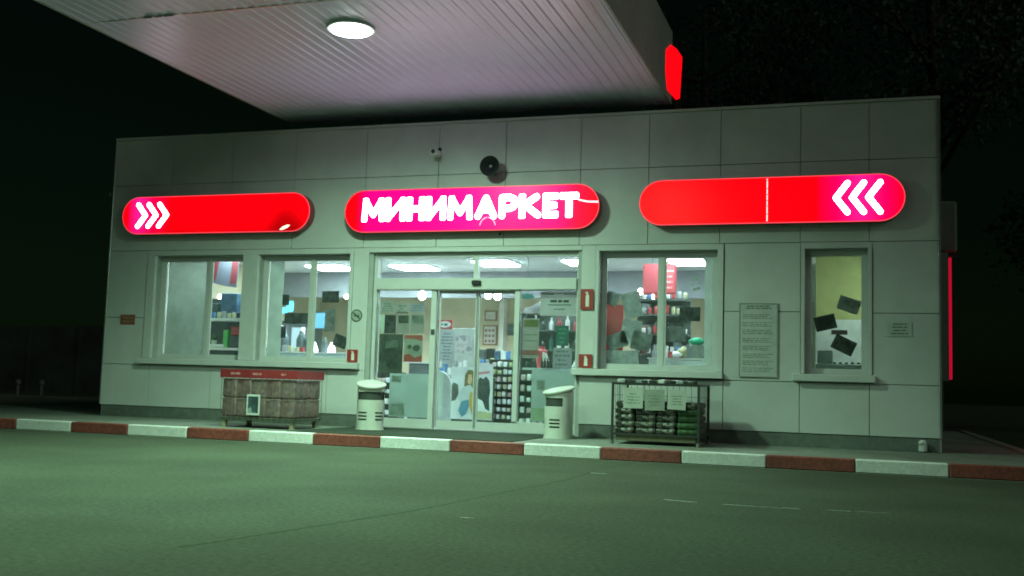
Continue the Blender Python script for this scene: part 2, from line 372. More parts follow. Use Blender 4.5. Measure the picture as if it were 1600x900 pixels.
# ---- interior shell
FLOORM = mat('tile_floor', (.50, .52, .48), rough=.35, var=.06)
CEILM = mat('ceiling_tiles', (.60, .61, .64), rough=.85, var=.04)
bm = B(); box(bm, .36, XR - .36, .362, YB - .06, .152, .17); obj('shop_floor', bm, FLOORM, shop)
bm = B(); box(bm, .36, XR - .36, .362, 5.1, 3.2, 3.26); box(bm, .36, XR - .36, 5.102, 7.2, 2.98, 3.04); obj('ceiling', bm, CEILM, shop)
bm = B(); box(bm, .36, 11.3, 5.0, 5.095, 2.66, 3.197); obj('bulkhead', bm, mat('bulkhead_grey', (.22, .23, .25), rough=.8), shop)
bm = B(); box(bm, .36, 11.3, 7.1, 7.2, .17, 2.978); obj('back_wall', bm, mat('warm_beige', (.62, .54, .38), rough=.8, var=.05), shop)
bm = B(); box(bm, .30, .358, .362, 7.2, .17, 3.2); obj('inner_wall', bm, mat('warm_beige', (.6, .5, .3)), shop)
bm = B(); box(bm, 11.30, 11.36, .5, 7.2, .17, 3.197); box(bm, 10.36, 11.29, 2.9, 2.96, .17, 3.197); obj('inner_wall', bm, mat('interior_cream', (.6, .6, .5)), shop)
bm = B(); box(bm, 11.365, 13.2, 2.4, 2.46, 2.10, 3.197); obj('inner_wall', bm, mat('yellow_wall', (.40, .42, .19), rough=.8, var=.08), shop)
bm = B(); box(bm, 11.365, 13.2, 2.39, 2.46, .17, 2.098); obj('wall_panel', bm, mat('white_tile', (.62, .68, .70), rough=.5), shop)
bm = B(); box(bm, 5.0, 5.10, 6.8, 7.095, .17, 2.975); obj('pilaster', bm, mat('white_wall', (.7, .68, .62)), shop)

# ================================================================ FACADE THINGS
SGR = (1.0, .004, .01)
def sign_face_mat(name, axis_len, prof, dark=None):
    """translucent face lit from behind; pink overglow of the white shapes painted into its emission"""
    m = bpy.data.materials.new(name); m.use_nodes = True; n = m.node_tree.nodes; l = m.node_tree.links; b = n['Principled BSDF']
    b.inputs['Base Color'].default_value = (.22, .002, .002, 1); b.inputs['Roughness'].default_value = .25; b.inputs['Specular IOR Level'].default_value = .25
    tc = n.new('ShaderNodeTexCoord'); s = n.new('ShaderNodeSeparateXYZ'); l.new(tc.outputs['Object'], s.inputs[0])
    mr = n.new('ShaderNodeMapRange'); mr.inputs[1].default_value = 0; mr.inputs[2].default_value = axis_len; l.new(s.outputs[0], mr.inputs[0])
    r = n.new('ShaderNodeValToRGB'); e = r.color_ramp.elements
    while len(e) < len(prof): e.new(.5)
    for i, (p, c) in enumerate(prof): e[i].position = p; e[i].color = tuple(c) + (1,)
    l.new(mr.outputs[0], r.inputs[0]); l.new(r.outputs[0], b.inputs['Emission Color'])
    no = n.new('ShaderNodeTexNoise'); no.inputs['Scale'].default_value = 3; l.new(tc.outputs['Object'], no.inputs['Vector'])
    st = n.new('ShaderNodeMapRange'); st.inputs[3].default_value = .42; st.inputs[4].default_value = .56; l.new(no.outputs['Fac'], st.inputs[0])
    out = st.outputs[0]
    zr = n.new('ShaderNodeMapRange'); zr.inputs[1].default_value = -.34; zr.inputs[2].default_value = -.12
    zr.inputs[3].default_value = .62 if dark else .85; zr.inputs[4].default_value = 1; l.new(s.outputs[2], zr.inputs[0])
    mu = n.new('ShaderNodeMath'); mu.operation = 'MULTIPLY'; l.new(out, mu.inputs[0]); l.new(zr.outputs[0], mu.inputs[1]); out = mu.outputs[0]
    if dark:   # a dead tube end: dim patch low at one end
        v = n.new('ShaderNodeVectorMath'); v.operation = 'DISTANCE'; v.inputs[1].default_value = dark; l.new(tc.outputs['Object'], v.inputs[0])
        d = n.new('ShaderNodeMapRange'); d.interpolation_type = 'SMOOTHSTEP'; d.inputs[1].default_value = .12; d.inputs[2].default_value = .5; d.inputs[3].default_value = .42; d.inputs[4].default_value = 1
        l.new(v.outputs['Value'], d.inputs[0]); m2 = n.new('ShaderNodeMath'); m2.operation = 'MULTIPLY'; l.new(out, m2.inputs[0]); l.new(d.outputs[0], m2.inputs[1]); out = m2.outputs[0]
    l.new(out, b.inputs['Emission Strength'])
    return m
RED = (1.0, .0, .004); MAG = (.92, .0, .20); PNK = (1.0, .01, .25)  # pink and magenta paint the overexposed white glow into the red faces
CASE = mat('sign_casing', (.30, .05, .06), rough=.4)
RIM = emis('sign_rim', (1.0, .07, .10), .36)
WHT = emis('white_letters', (1.0, .80, 1.0), 3.2)
def pill(x0, x1, z0, z1, label, face):
    zc = (z0 + z1) / 2
    t = thing('illuminated_sign', label, 'lit sign', (x0, 0, zc), 'rounded lit signs along the facade')
    P = capsule(x0, x1, z0, z1)
    bm = B(); prism(bm, P, -.188, -.02); obj('casing', bm, CASE, t)
    bm = B(); prism(bm, capsule(x0 + .001, x1 - .001, z0 + .001, z1 - .001), -.193, -.1885); obj('rim', bm, RIM, t)
    bm = B(); prism(bm, capsule(x0 + .016, x1 - .016, z0 + .016, z1 - .016), -.20, -.1935)
    obj('face', bm, face, t, origin=(x0, 0, zc))
    return t
def chevron(t, x, z0, z1, dirn, w=.235, th=.082):
    """rounded arrow stroke; dirn +1 points right"""
    zc = (z0 + z1) / 2; h = (z1 - z0) / 2 - th / 2; c = (w - th) / 2
    line = [(x - dirn * c, zc - h), (x + dirn * c, zc), (x - dirn * c, zc + h)]
    bm = B()
    for (a, b), (c2, d) in zip(line, line[1:]):
        L = math.hypot(c2 - a, d - b); ux, uz = (c2 - a) / L, (d - b) / L
        pts = []
        ang = math.atan2(uz, ux)
        for i in range(9): q = ang + PI / 2 + PI * i / 8; pts.append((a + th / 2 * math.cos(q), b + th / 2 * math.sin(q)))
        for i in range(9): q = ang - PI / 2 + PI * i / 8; pts.append((c2 + th / 2 * math.cos(q), d + th / 2 * math.sin(q)))
        k = 0 if b < zc - .01 and a == line[0][0] else .0015
        prism(bm, pts, -.210 - k, -.2005)
    return obj('chevron', bm, WHT, t)
fL = sign_face_mat('face_left', 3.67, [(0, RED), (.03, RED), (.09, PNK), (.17, (1, 0, .06)), (.26, RED), (1, RED)], dark=(3.25, -.2, -.28))
sL = pill(.38, 4.05, 3.29, 3.945, 'leftmost red pill-shaped lit sign with three white arrows pointing right', fL)
for i in range(3): chevron(sL, .79 + i * .215, 3.39, 3.845, 1)
bm = B(); prism(bm, [(3.50, 3.325), (3.56, 3.32), (3.66, 3.36), (3.70, 3.40), (3.64, 3.405), (3.56, 3.375)], -.203, -.2005); obj('broken_patch', bm, emis('tube_light', (1, 1, .72), .45), sL)
fM = sign_face_mat('face_middle', 4.22, [(0, RED), (.05, RED), (.1, MAG), (.5, (.85, .0, .28)), (.84, MAG), (.92, (1, .0, .05)), (1, RED)])
sM = pill(4.68, 8.90, 3.25, 3.94, 'middle magenta pill-shaped lit sign with the big white word over the doors', fM)
LET = {  # stroke skeletons of the heavy rounded capitals, unit box
 'М': [[(0, 0), (.06, 1)], [(.06, 1), (.5, .22)], [(.5, .22), (.94, 1)], [(.94, 1), (1, 0)]],
 'И': [[(0, 0), (0, 1)], [(0, 0), (1, 1)], [(1, 1), (1, 0)]], 'Н': [[(0, 0), (0, 1)], [(1, 0), (1, 1)], [(0, .5), (1, .5)]],
 'А': [[(0, 0), (.5, 1)], [(.5, 1), (1, 0)], [(.22, .34), (.78, .34)]], 'К': [[(0, 0), (0, 1)], [(0, .48), (.9, 1)], [(.18, .56), (1, 0)]],
 'Р': [[(0, 0), (0, 1)], [(0, 1), (.6, 1)], [(.6, 1), (.92, .9)], [(.92, .9), (1, .72)], [(1, .72), (.9, .5)], [(.9, .5), (.6, .40)], [(.6, .40), (0, .40)]],
 'Е': [[(0, 0), (0, 1)], [(0, 1), (1, 1)], [(0, .5), (.85, .5)], [(0, 0), (1, 0)]], 'Т': [[(0, 1), (1, 1)], [(.5, 1), (.5, 0)]]}
SP = [(160, 298), (300, 420), (425, 535), (540, 655), (665, 808), (820, 945), (955, 1062), (1065, 1187), (1195, 1280), (1285, 1388)]
for ch, (a, b) in zip('МИНИМАРКЕТ', SP):
    th = .047 if ch in 'МИ' else .052
    xa, xb = 4.995 + (a - 160) / 1228 * 3.59 + th, 4.995 + (b - 160) / 1228 * 3.59 - th; za, zb = 3.422 + th, 3.808 - th
    bm = B()
    for k, ((u0, v0), (u1, v1)) in enumerate(LET[ch]):
        p, q = (xa + (xb - xa) * u0, za + (zb - za) * v0), (xa + (xb - xa) * u1, za + (zb - za) * v1)
        an = math.atan2(q[1] - p[1], q[0] - p[0])
        diag = abs(math.sin(2 * an)) > .25; tt = th * (.92 if diag else 1)
        if not diag and ch != 'Р':   # straight strokes end square with eased corners
            cu, su = math.cos(an), math.sin(an); q0 = th * .35
            loc = [(-th, -th + q0), (-th + q0, -th), ('e', th - q0, -th), ('e', th, -th + q0), ('e', th, th - q0), ('e', th - q0, th), (-th + q0, th), (-th, th - q0)]
            pts = []
            for c_ in loc:
                o_, (a_, b_) = (q, c_[1:]) if c_[0] == 'e' else (p, c_)
                pts.append((o_[0] + a_ * cu - b_ * su, o_[1] + a_ * su + b_ * cu))
        else: pts = [(p[0] + th * math.cos(an + PI / 2 + PI * i / 7), p[1] + th * math.sin(an + PI / 2 + PI * i / 7)) for i in range(8)] + [(q[0] + th * math.cos(an - PI / 2 + PI * i / 7), q[1] + th * math.sin(an - PI / 2 + PI * i / 7)) for i in range(8)]
        prism(bm, pts, -.2060 - .0007 * k, -.2005)
    obj('letter', bm, WHT, sM)
bm = B(); prism(bm, [(8.56, 3.72), (8.60, 3.70), (8.72, 3.672), (8.885, 3.668), (8.885, 3.64), (8.72, 3.648), (8.58, 3.68)], -.204, -.2005); obj('crack', bm, emis('crack_light', (1, .75, .85), .6), sM)
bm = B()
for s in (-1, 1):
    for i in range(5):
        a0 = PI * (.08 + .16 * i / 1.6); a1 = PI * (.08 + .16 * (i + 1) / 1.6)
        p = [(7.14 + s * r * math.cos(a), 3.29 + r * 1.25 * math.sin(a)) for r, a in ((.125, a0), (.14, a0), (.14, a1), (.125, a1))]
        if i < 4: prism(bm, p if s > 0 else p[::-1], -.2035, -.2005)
obj('ring_mark', bm, emis('arc_pale', (1, .45, .65), .4), sM)  # two pale arcs drawn low on the sign face
fR = sign_face_mat('face_right', 3.69, [(0, RED), (.6, RED), (.68, RED), (.76, (1, 0, .1)), (.84, PNK), (.93, (1, 0, .09)), (1, RED)])
sR = pill(9.50, 13.19, 3.28, 3.95, 'rightmost red pill-shaped lit sign with three white arrows pointing left', fR)
for i in range(3): chevron(sR, 12.355 + i * .215, 3.375, 3.865, -1)
bm = B()
z = 3.31
while z < 3.9: h = random.uniform(.05, .11); box(bm, 11.335, 11.352, -.2035, -.2005, z, min(z + h, 3.92)); z += h + .012
obj('face_joint', bm, emis('joint_light', (1, .7, .7), .5), sR)

# horn loudspeaker
t = thing('horn_loudspeaker', 'round dark horn loudspeaker mounted on the wall above the middle sign', 'loudspeaker', (7.16, 0, 4.25))
bm = B(); n = 28
prof = [(.045, -.02), (.05, .06), (.075, .11), (.11, .15), (.155, .185), (.162, .19), (.155, .19), (.10, .145), (.055, .11), (.03, .09)]
lathe(bm, prof, (0, 0, 0), n); bmesh.ops.rotate(bm, verts=bm.verts[:], matrix=Matrix.Rotation(PI / 2, 3, 'X'), cent=(0, 0, 0)); bmesh.ops.translate(bm, vec=(7.16, -.06, 4.25), verts=bm.verts[:])
obj('horn', bm, mat('horn_grey', (.018, .022, .024), rough=.5), t, smooth=True)
bm = B(); sph(bm, (7.16, -.19, 4.25), .028); obj('driver_cap', bm, ALU, t, smooth=True)
bm = B(); box(bm, 7.13, 7.19, -.08, -.003, 4.15, 4.35, bev=.004); obj('bracket', bm, DARK, t)
# camera
t = thing('security_camera', 'small white camera on the cladding left of the loudspeaker', 'camera', (6.22, 0, 4.52))
bm = B(); box(bm, 6.16, 6.27, -.26, -.04, 4.46, 4.555, bev=.012); obj('body', bm, mat('cam_white', (.7, .72, .7), rough=.4), t)
bm = B(); cyl(bm, (6.215, -.268, 4.515), (6.215, -.258, 4.515), .034); obj('lens', bm, DARK, t)
bm = B(); cyl(bm, (6.22, -.04, 4.53), (6.22, -.002, 4.6), .012); cyl(bm, (6.22, -.006, 4.6), (6.22, -.001, 4.6), .035); obj('bracket', bm, DARK, t)
t = thing('door_camera', 'tiny dome camera under the middle sign, above the doors', 'camera', (7.29, 0, 3.14))
bm = B(); sph(bm, (7.29, -.03, 3.22), .022); obj('lens', bm, DARK, t, smooth=True)
bm = B(); box(bm, 7.265, 7.315, -.03, -.003, 3.20, 3.26, bev=.005); obj('housing', bm, FRAME, t)
# fire extinguisher plates
def ext_plate(x0, x1, z0, z1, label):
    t = thing('fire_extinguisher_sign', label, 'sign', (x0, 0, z0), 'red fire extinguisher signs')
    bm = B(); box(bm, x0, x1, -.026, -.0235, z0, z1); obj('plate', bm, REDP, t)
    bm = B(); c = (x0 + x1) / 2 + .008; zm = z0 + (z1 - z0) * .14; hh = (z1 - z0) * .72
    box(bm, c - .026, c + .026, -.0285, -.0265, zm, zm + hh * .72, bev=.0)
    prism(bm, [(c - .026, zm + hh * .72), (c + .026, zm + hh * .72), (c + .01, zm + hh * .86), (c + .01, zm + hh), (c - .032, zm + hh), (c - .032, zm + hh * .93), (c - .01, zm + hh * .86)], -.0285, -.0265)
    obj('pictogram', bm, mat('plate_white', (.75, .73, .66)), t)
bm = B()
ext_plate(8.60, 8.80, 2.05, 2.36, 'taller red fire extinguisher plate, the upper of the two right of the doors')
ext_plate(8.595, 8.80, 1.18, 1.38, 'square red fire extinguisher plate right of the doors, just above the sill ledge')
ext_plate(4.75, 4.94, 1.18, 1.38, 'square red fire extinguisher plate left of the doors, above the long sill')
# no-smoking disc
t = thing('no_smoking_sign', 'round pale no-smoking sticker on the wall strip left of the doors', 'sign', (4.87, 0, 1.92))
bm = B(); cyl(bm, (4.88, -.003, 1.93), (4.88, -.001, 1.93), .10, n=32); obj('disc', bm, mat('disc_pale', (.36, .42, .36)), t)
bm = B(); R1, R2, N = .10, .084, 32
for i in range(N):
    a, b = 2 * PI * i / N, 2 * PI * (i + 1) / N
    prism(bm, [(4.88 + R1 * math.cos(a), 1.93 + R1 * math.sin(a)), (4.88 + R1 * math.cos(b), 1.93 + R1 * math.sin(b)), (4.88 + R2 * math.cos(b), 1.93 + R2 * math.sin(b)), (4.88 + R2 * math.cos(a), 1.93 + R2 * math.sin(a))], -.006, -.0035)
box(bm, 4.83, 4.93, -.006, -.0035, 1.915, 1.935); 
prism(bm, [(4.815, 1.97), (4.83, 1.985), (4.945, 1.89), (4.93, 1.875)], -.0085, -.0062)
box(bm, 4.905, 4.915, -.006, -.0035, 1.94, 1.965)
obj('ring', bm, INK, t)
# small plates with (illegible) lines
def lines(bm, x0, x1, z0, z1, rows, y, h=.012, cent=False, words=True):
    for i in range(rows):
        z = z1 - (i + .5) * (z1 - z0) / rows; x = x0 + (random.uniform(0, .25) * (x1 - x0) if cent else 0); xe = x1 - (x - x0 if cent else random.uniform(0, .2) * (x1 - x0))
        while x < xe:
            w = random.uniform(.03, .09) if words else xe - x; w = min(w, xe - x)
            if w > .01: box(bm, x, x + w, y - .0015, y, z - h / 2, z + h / 2)
            x += w + .014
LINE = mat('faded_print', (.20, .25, .20), rough=.7, var=.3)
t = thing('information_board', 'tall pale framed board of small print on the wall between two windows', 'notice board', (10.96, 0, 1.12))
bm = B(); box(bm, 10.965, 11.475, -.02, -.003, 1.12, 2.15); obj('board', bm, mat('board_pale', (.54, .57, .54), rough=.4), t)
bm = B()
for a in ((10.95, 11.49, 2.145, 2.16), (10.95, 11.49, 1.105, 1.12), (10.95, 10.965, 1.12, 2.145), (11.475, 11.49, 1.12, 2.145)): box(bm, a[0], a[1], -.026, -.003, a[2], a[3])
obj('frame', bm, mat('frame_dull', (.34, .38, .34), rough=.5), t)
bm = B(); lines(bm, 11.05, 11.40, 2.07, 2.13, 2, -.0215, .016, True)
for z in (1.97, 1.86, 1.75, 1.63, 1.52, 1.41, 1.31, 1.21): lines(bm, 11.0, 11.44, z - .04, z + .035, 3, -.0215, .008)
obj('small_print', bm, LINE, t)
t = thing('wall_plate', 'small pale plate with three lines of print near the right corner', 'plate', (12.94, 0, 1.7))
bm = B(); box(bm, 12.95, 13.27, -.01, -.003, 1.71, 1.91); obj('plate', bm, mat('board_pale', (.46, .5, .46)), t)
bm = B(); lines(bm, 12.99, 13.24, 1.73, 1.90, 4, -.0115, .018, True); obj('small_print', bm, LINE, t)
t = thing('red_number_plate', 'small dull red plate on the wall left of the first window', 'plate', (.32, 0, 1.73))
bm = B(); box(bm, .33, .63, -.012, -.003, 1.74, 1.91, bev=.002); obj('plate', bm, mat('dull_red', (.28, .10, .06), rough=.6, var=.3), t)
bm = B(); lines(bm, .37, .6, 1.76, 1.89, 2, -.0135, .03, True); obj('small_print', bm, mat('dull_cream', (.33, .22, .14)), t)
# downpipe foot
bm = B(); cyl(bm, (13.4, -.06, .17), (13.4, -.06, .24), .055); cyl(bm, (13.4, -.06, .24), (13.4, -.01, .28), .055, .055)
o = obj('pipe_outlet', bm, FRAME, smooth=True); tag(o, 'short white pipe end sticking out at the foot of the wall near the right corner', 'pipe')
# right side-wall things
t = thing('air_conditioner', 'grey box of an air conditioner high on the right side wall', 'air conditioner', (XR, .5, 3.0))
bm = B(); box(bm, XR + .02, XR + .30, 1.0, 1.9, 3.0, 3.75, bev=.03); obj('casing', bm, mat('ac_grey', (.16, .17, .15), rough=.5), t)
bm = B(); cyl(bm, (XR + .30, 1.5, 3.37), (XR + .315, 1.5, 3.37), .27, n=24); obj('fan_grille', bm, DARK, t)
for y in (1.1, 1.7): bx('bracket', BLK, t, XR, XR + .30, y, y + .04, 2.95, 2.998)
t = thing('side_lightbox', 'tall lit red panel seen edge-on on the right side wall', 'lit sign', (XR, .5, 1.1))
bm = B(); box(bm, XR + .0, XR + .14, .5, 1.9, 1.13, 2.93); obj('casing', bm, mat('box_grey', (.16, .19, .16)), t)
bm = B(); box(bm, XR + .142, XR + .18, .5, 1.9, 1.15, 2.86, bev=.01); obj('face', bm, emis('side_red', (1, .003, .05), .17), t)
t = thing('corner_camera', 'small pale camera poking out past the left top corner of the shop', 'camera', (0, .2, 4.0))
bm = B(); box(bm, -.18, -.02, .1, .2, 4.05, 4.11, bev=.01); obj('body', bm, mat('cam_dim', (.3, .33, .3)), t)
bm = B(); box(bm, -.02, -.001, .1, .2, 4.0, 4.14); obj('bracket', bm, BLK, t)

# ================================================================ CANOPY
CX0, CX1, CY1, CZ = 3.205, 9.814, .575, 5.30; CY0 = -24
can = thing('forecourt_canopy', 'huge pale canopy with ribbed metal underside reaching over the shop front', 'canopy', (6.5, -8, CZ))
SOF = mat('soffit_metal', (.72, .70, .92), rough=.33, metal=0, var=.05, scale=1.2, stain=.05)  # mauve cast of the sign's light put into the base colour
def seg_x(a, b, pitch=.155):
    X = []; x = a
    while x < b - 1e-6:
        w = min(pitch, b - x); X += [(x, 0), (x + w * .30, 0), (x + w * .42, .009), (x + w * .88, .009)]; x += w
    X.append((b, 0)); return X
bm = B(); prof = seg_x(CX0 + .02, CX1 - .02)
yb = [CY0, -20.2, -16.1, -12.2, -8.4, -4.69, CY1]
for ya, yc in zip(yb, yb[1:]):
    n_ = 3
    for k in range(n_):
        y0 = ya + .006 + (yc - ya - .012) * k / n_; y1 = ya + .006 + (yc - ya - .012) * (k + 1) / n_
        for (xa, za), (xb, zb) in zip(prof, prof[1:]):
            bm.faces.new([bm.verts.new(v) for v in ((xa, y0, CZ + za), (xb, y0, CZ + zb), (xb, y1, CZ + zb), (xa, y1, CZ + za))])
bmesh.ops.remove_doubles(bm, verts=bm.verts[:], dist=1e-5)
obj('soffit', bm, SOF, can)
bm = B(); box(bm, CX0 + .02, CX1 - .02, CY0 + .02, CY1 - .02, CZ + .06, CZ + .12); obj('deck', bm, BLK, can)
bm = B()
box(bm, CX1 - .02, CX1 + .01, CY0, CY1, CZ - .004, 6.44); box(bm, CX0 - .01, CX0 + .02, CY0, CY1, CZ - .004, 6.44)
box(bm, CX0 + .02, CX1 - .02, CY1 - .03, CY1, CZ - .004, 6.44); box(bm, CX0 + .02, CX1 - .02, CY0, CY0 + .03, CZ - .004, 6.44)
obj('fascia', bm, mat('fascia_dull', (.33, .36, .33), rough=.6, stain=.1), can)
bm = B(); box(bm, CX0 + .3, CX1 - .3, -4.702, -4.68, CZ - .004, CZ + .004); obj('joint_strip', bm, ALU, can)
bm = B()
for a, b in ((4.15, 4.27), (4.31, 4.41), (4.44, 4.58)): box(bm, a, b, -4.74, -4.71, CZ - .022, CZ - .004, rot=Matrix.Rotation(.4, 3, 'X'))
obj('joint_glint', bm, mat('glint_white', (.9, .9, .9), rough=.25, metal=.6), can)  # bright slips imitating lamp glints on the joint lip
# lamps set in the canopy: central row, plus unseen pair added for even light
LAMPC = (.55, 1.0, .66)
def lamp(loc, label):
    t = thing('canopy_lamp', label, 'lamp', loc, 'round lamps under the canopy')
    x, y, z = loc
    bm = B(); n = 32
    lathe(bm, [(.25, .0), (.30, .0), (.305, .03), (.25, .03)], (x, y, z - .035), n); obj('bezel', bm, FRAME, t, smooth=True)
    bm = B(); lathe(bm, [(.248, 0), (.248, .012)], (x, y, z - .052), n)
    bmesh.ops.delete(bm, geom=[f for f in bm.faces if f.calc_center_median().z > z - .045], context='FACES_ONLY')
    obj('diffuser', bm, emis('lamp_diffuser', (.80, 1, .92), 12), t)
    ld = bpy.data.lights.new('lamp_light', 'SPOT'); ld.energy = LAMP; ld.color = LAMPC; ld.spot_size = math.radians(172); ld.spot_blend = 1; ld.shadow_soft_size = .22
    lo = bpy.data.objects.new('lamp_light', ld); COL.objects.link(lo); lo.parent = t; lo.location = (0, 0, -.10)
    if y < -8: ld.energy *= .48
    return t
LAMP = 900.0
lamp((6.51, -3.78, CZ), 'bright round lamp under the canopy above the left part of the middle sign')
lamp((4.6, -8.6, CZ), 'unseen round canopy lamp added for even light over the forecourt, left one of the second row')
lamp((8.5, -8.6, CZ), 'unseen round canopy lamp added for even light over the forecourt, right one of the second row')
lamp((6.51, -15.0, CZ), 'round canopy lamp nearest the pump side')
# red lit emblem strip on the canopy's right fascia, near its end
t = thing('canopy_red_sign', 'narrow glowing red sign on the right edge of the canopy', 'lit sign', (CX1, 2, 6.2))
bm = B(); pts = [(.39, 6.18), (.9, 6.28), (1.47, 6.32), (1.28, 5.58), (.99, 5.48), (.17, 5.41), (.0, 5.63), (.0, 5.98)]
a = [bm.verts.new((CX1 + .011, y, z)) for y, z in pts]; b = [bm.verts.new((CX1 + .025, y, z)) for y, z in pts]
bm.faces.new(a); bm.faces.new(b[::-1])
for i in range(len(pts)): j = (i + 1) % len(pts); bm.faces.new((a[i], a[j], b[j], b[i]))
obj('face', bm, emis('canopy_red', (1, .0, .004), .5), t)
bm = B(); box(bm, CX1 - .02, CX1 + .0104, CY1 + .004, 1.5, 5.34, 6.40); obj('backing', bm, DARK, t)

# ================================================================ BINS
def make_bin(label, loc, rotz, front_slots=True):
    t = thing('litter_bin', label, 'litter bin', loc, 'white litter bins beside the doors')
    BW = mat('bin_white', (.60, .62, .56), rough=.45, var=.08, scale=5, stain=.08)
    n = 40; bm = B(); r = .205
    # body wall: full height at the back, opening gap at the front below the hood
    def ringz(z): return [(r * math.cos(2 * PI * i / n), r * math.sin(2 * PI * i / n), z) for i in range(n)]
    top = lambda i: .62 + .035 * (1 + math.sin(2 * PI * i / n))
    r0 = [bm.verts.new(v) for v in ringz(0)]; r1 = [bm.verts.new(v) for v in ringz(.455)]
    r2 = [bm.verts.new((v[0], v[1], .575)) for v in ringz(0)]; r3 = [bm.verts.new((v[0], v[1], top(i))) for i, v in enumerate(ringz(0))]
    for i in range(n):
        j = (i + 1) % n; mid = 2 * PI * (i + .5) / n
        bm.faces.new((r0[i], r0[j], r1[j], r1[i]))
        if not (PI * 1.12 < mid < PI * 1.88): bm.faces.new((r1[i], r1[j], r2[j], r2[i]))
        bm.faces.new((r2[i], r2[j], r3[j], r3[i]))
    bm.faces.new(r0[::-1])
    bd = obj('body', bm, BW, t, smooth=False)
    for p in bd.data.polygons: p.use_smooth = True
    bd.data.set_sharp_from_angle(angle=math.radians(40))
    bm = B(); cyl(bm, (0, 0, .44), (0, 0, .60), .188, n=28); obj('liner', bm, mat('bin_inside', (.05, .06, .05), rough=.7), t)
    # slanted oval lid
    bm = B(); lathe(bm, [(.208, -.012), (.222, 0), (.222, .02), (.20, .034), (.0001, .045)], (0, 0, 0), 36)
    bmesh.ops.scale(bm, vec=(1, 1.08, 1), verts=bm.verts[:]); bmesh.ops.rotate(bm, verts=bm.verts[:], matrix=Matrix.Rotation(math.radians(13), 3, 'X'), cent=(0, 0, 0)); bmesh.ops.translate(bm, vec=(0, -.005, .675), verts=bm.verts[:])
    obj('lid', bm, BW, t, smooth=True)
    # dark louvre slots, wrapped on the cylinder
    for k in range(3):
        z = .155 + k * .05
        for a0, a1 in ((PI * 1.16, PI * 1.40), (PI * 1.60, PI * 1.84)):
            q = 6; bm = B()
            for i in range(q):
                aa, ab = a0 + (a1 - a0) * i / q, a0 + (a1 - a0) * (i + 1) / q
                f = [bm.verts.new((.2075 * math.cos(c), .2075 * math.sin(c), zz)) for c, zz in ((aa, z), (ab, z), (ab, z + .022), (aa, z + .022))]
                bm.faces.new(f)
            obj('slot', bm, DARK, t)
    bm = B(); cyl(bm, (0, 0, -.002), (0, 0, .02), .215, n=32); obj('base_ring', bm, BW, t)
    for c in t.children: c.location = (0, 0, 0)
    t.rotation_euler = (0, 0, rotz); return t
_ow = world_loc
b1 = make_bin('white round litter bin left of the doors, opening facing the forecourt', (0, 0, 0), math.radians(28)); b1.location = (5.60, -.85, .15)
b2 = dup(b1, (8.50, -.72, .15), 'white round litter bin right of the doors, lid slanting down to the left', rotz=math.radians(-42))

# door mat
bm = B()
vs = box(bm, 5.0, 8.3, -2.27, -.06, .15, .162, bev=.004)
o = obj('door_mat', bm, mat('mat_green', (.022, .038, .018), rough=.95, var=.4, scale=40, bump=.6, bscale=150)); tag(o, 'dark green rectangular mat lying before the sliding doors', 'mat')

# ================================================================ OUTDOOR DISPLAYS
WOOD = mat('dull_wood', (.30, .28, .18), rough=.8, var=.25, scale=8)
c1 = thing('display_crate', 'wide sales crate with a red header band left of the doors', 'sales crate', (4.2, -1.4, .15))
X0, X1, Y0, Y1, Zb, Zt = 3.62, 4.86, -1.80, -1.02, .26, .86
bm = B(); box(bm, X0, X1, Y0, Y1, Zb, Zb + .04); obj('base_tray', bm, mat('tray_dark', (.05, .06, .04)), c1)
for x, y in ((X0 + .02, Y0 + .02), (X1 - .09, Y0 + .02), (X0 + .02, Y1 - .09), (X1 - .09, Y1 - .09)):
    bm = B(); box(bm, x, x + .06, y, y + .06, .15, Zb); obj('leg', bm, WOOD, c1)
bm = B()
for a in ((X0 - .02, X1 + .02, Y0 - .02, Y0 - .008), (X0 - .02, X1 + .02, Y1 + .008, Y1 + .02), (X0 - .02, X0 - .008, Y0 - .008, Y1 + .008), (X1 + .008, X1 + .02, Y0 - .008, Y1 + .008)):
    box(bm, a[0], a[1], a[2], a[3], .875, 1.0)
obj('header_band', bm, mat('band_red', (.28, .03, .035), rough=.5, var=.25, scale=3), c1)
bm = B()
for a, b in ((3.78, 3.96), (4.15, 4.34), (4.62, 4.72)): lines(bm, a, b, .905, .97, 1, Y0 - .0205, .03)
bmx = B(); 
obj('band_print', bm, mat('band_print', (.55, .24, .22)), c1); bmx.free()
bm = B(); r = .004
for i in range(14): x = X0 + (X1 - X0) * i / 13; cyl(bm, (x, Y0, Zb), (x, Y0, .875), r, n=6); cyl(bm, (x, Y1, Zb), (x, Y1, .875), r, n=6)
for i in range(8): y = Y0 + (Y1 - Y0) * i / 7; cyl(bm, (X1, y, Zb), (X1, y, .875), r, n=6); cyl(bm, (X0, y, Zb), (X0, y, .875), r, n=6)
for z in (.30, .57, .86): cyl(bm, (X0, Y0, z), (X1, Y0, z), r, n=6); cyl(bm, (X1, Y0, z), (X1, Y1, z), r, n=6); cyl(bm, (X0, Y0, z), (X0, Y1, z), r, n=6); cyl(bm, (X0, Y1, z), (X1, Y1, z), r, n=6)
obj('wire_side', bm, mat('wire_dull', (.17, .17, .14), rough=.5), c1)
bagm = [patch_mat('bag_a', [(.24, .15, .14), (.18, .12, .11), (.27, .19, .17), (.20, .13, .15), (.17, .12, .11), (.26, .14, .13)], 19), patch_mat('bag_b', [(.22, .17, .14), (.25, .16, .14), (.17, .12, .11), (.28, .21, .19), (.21, .14, .16)], 24)]
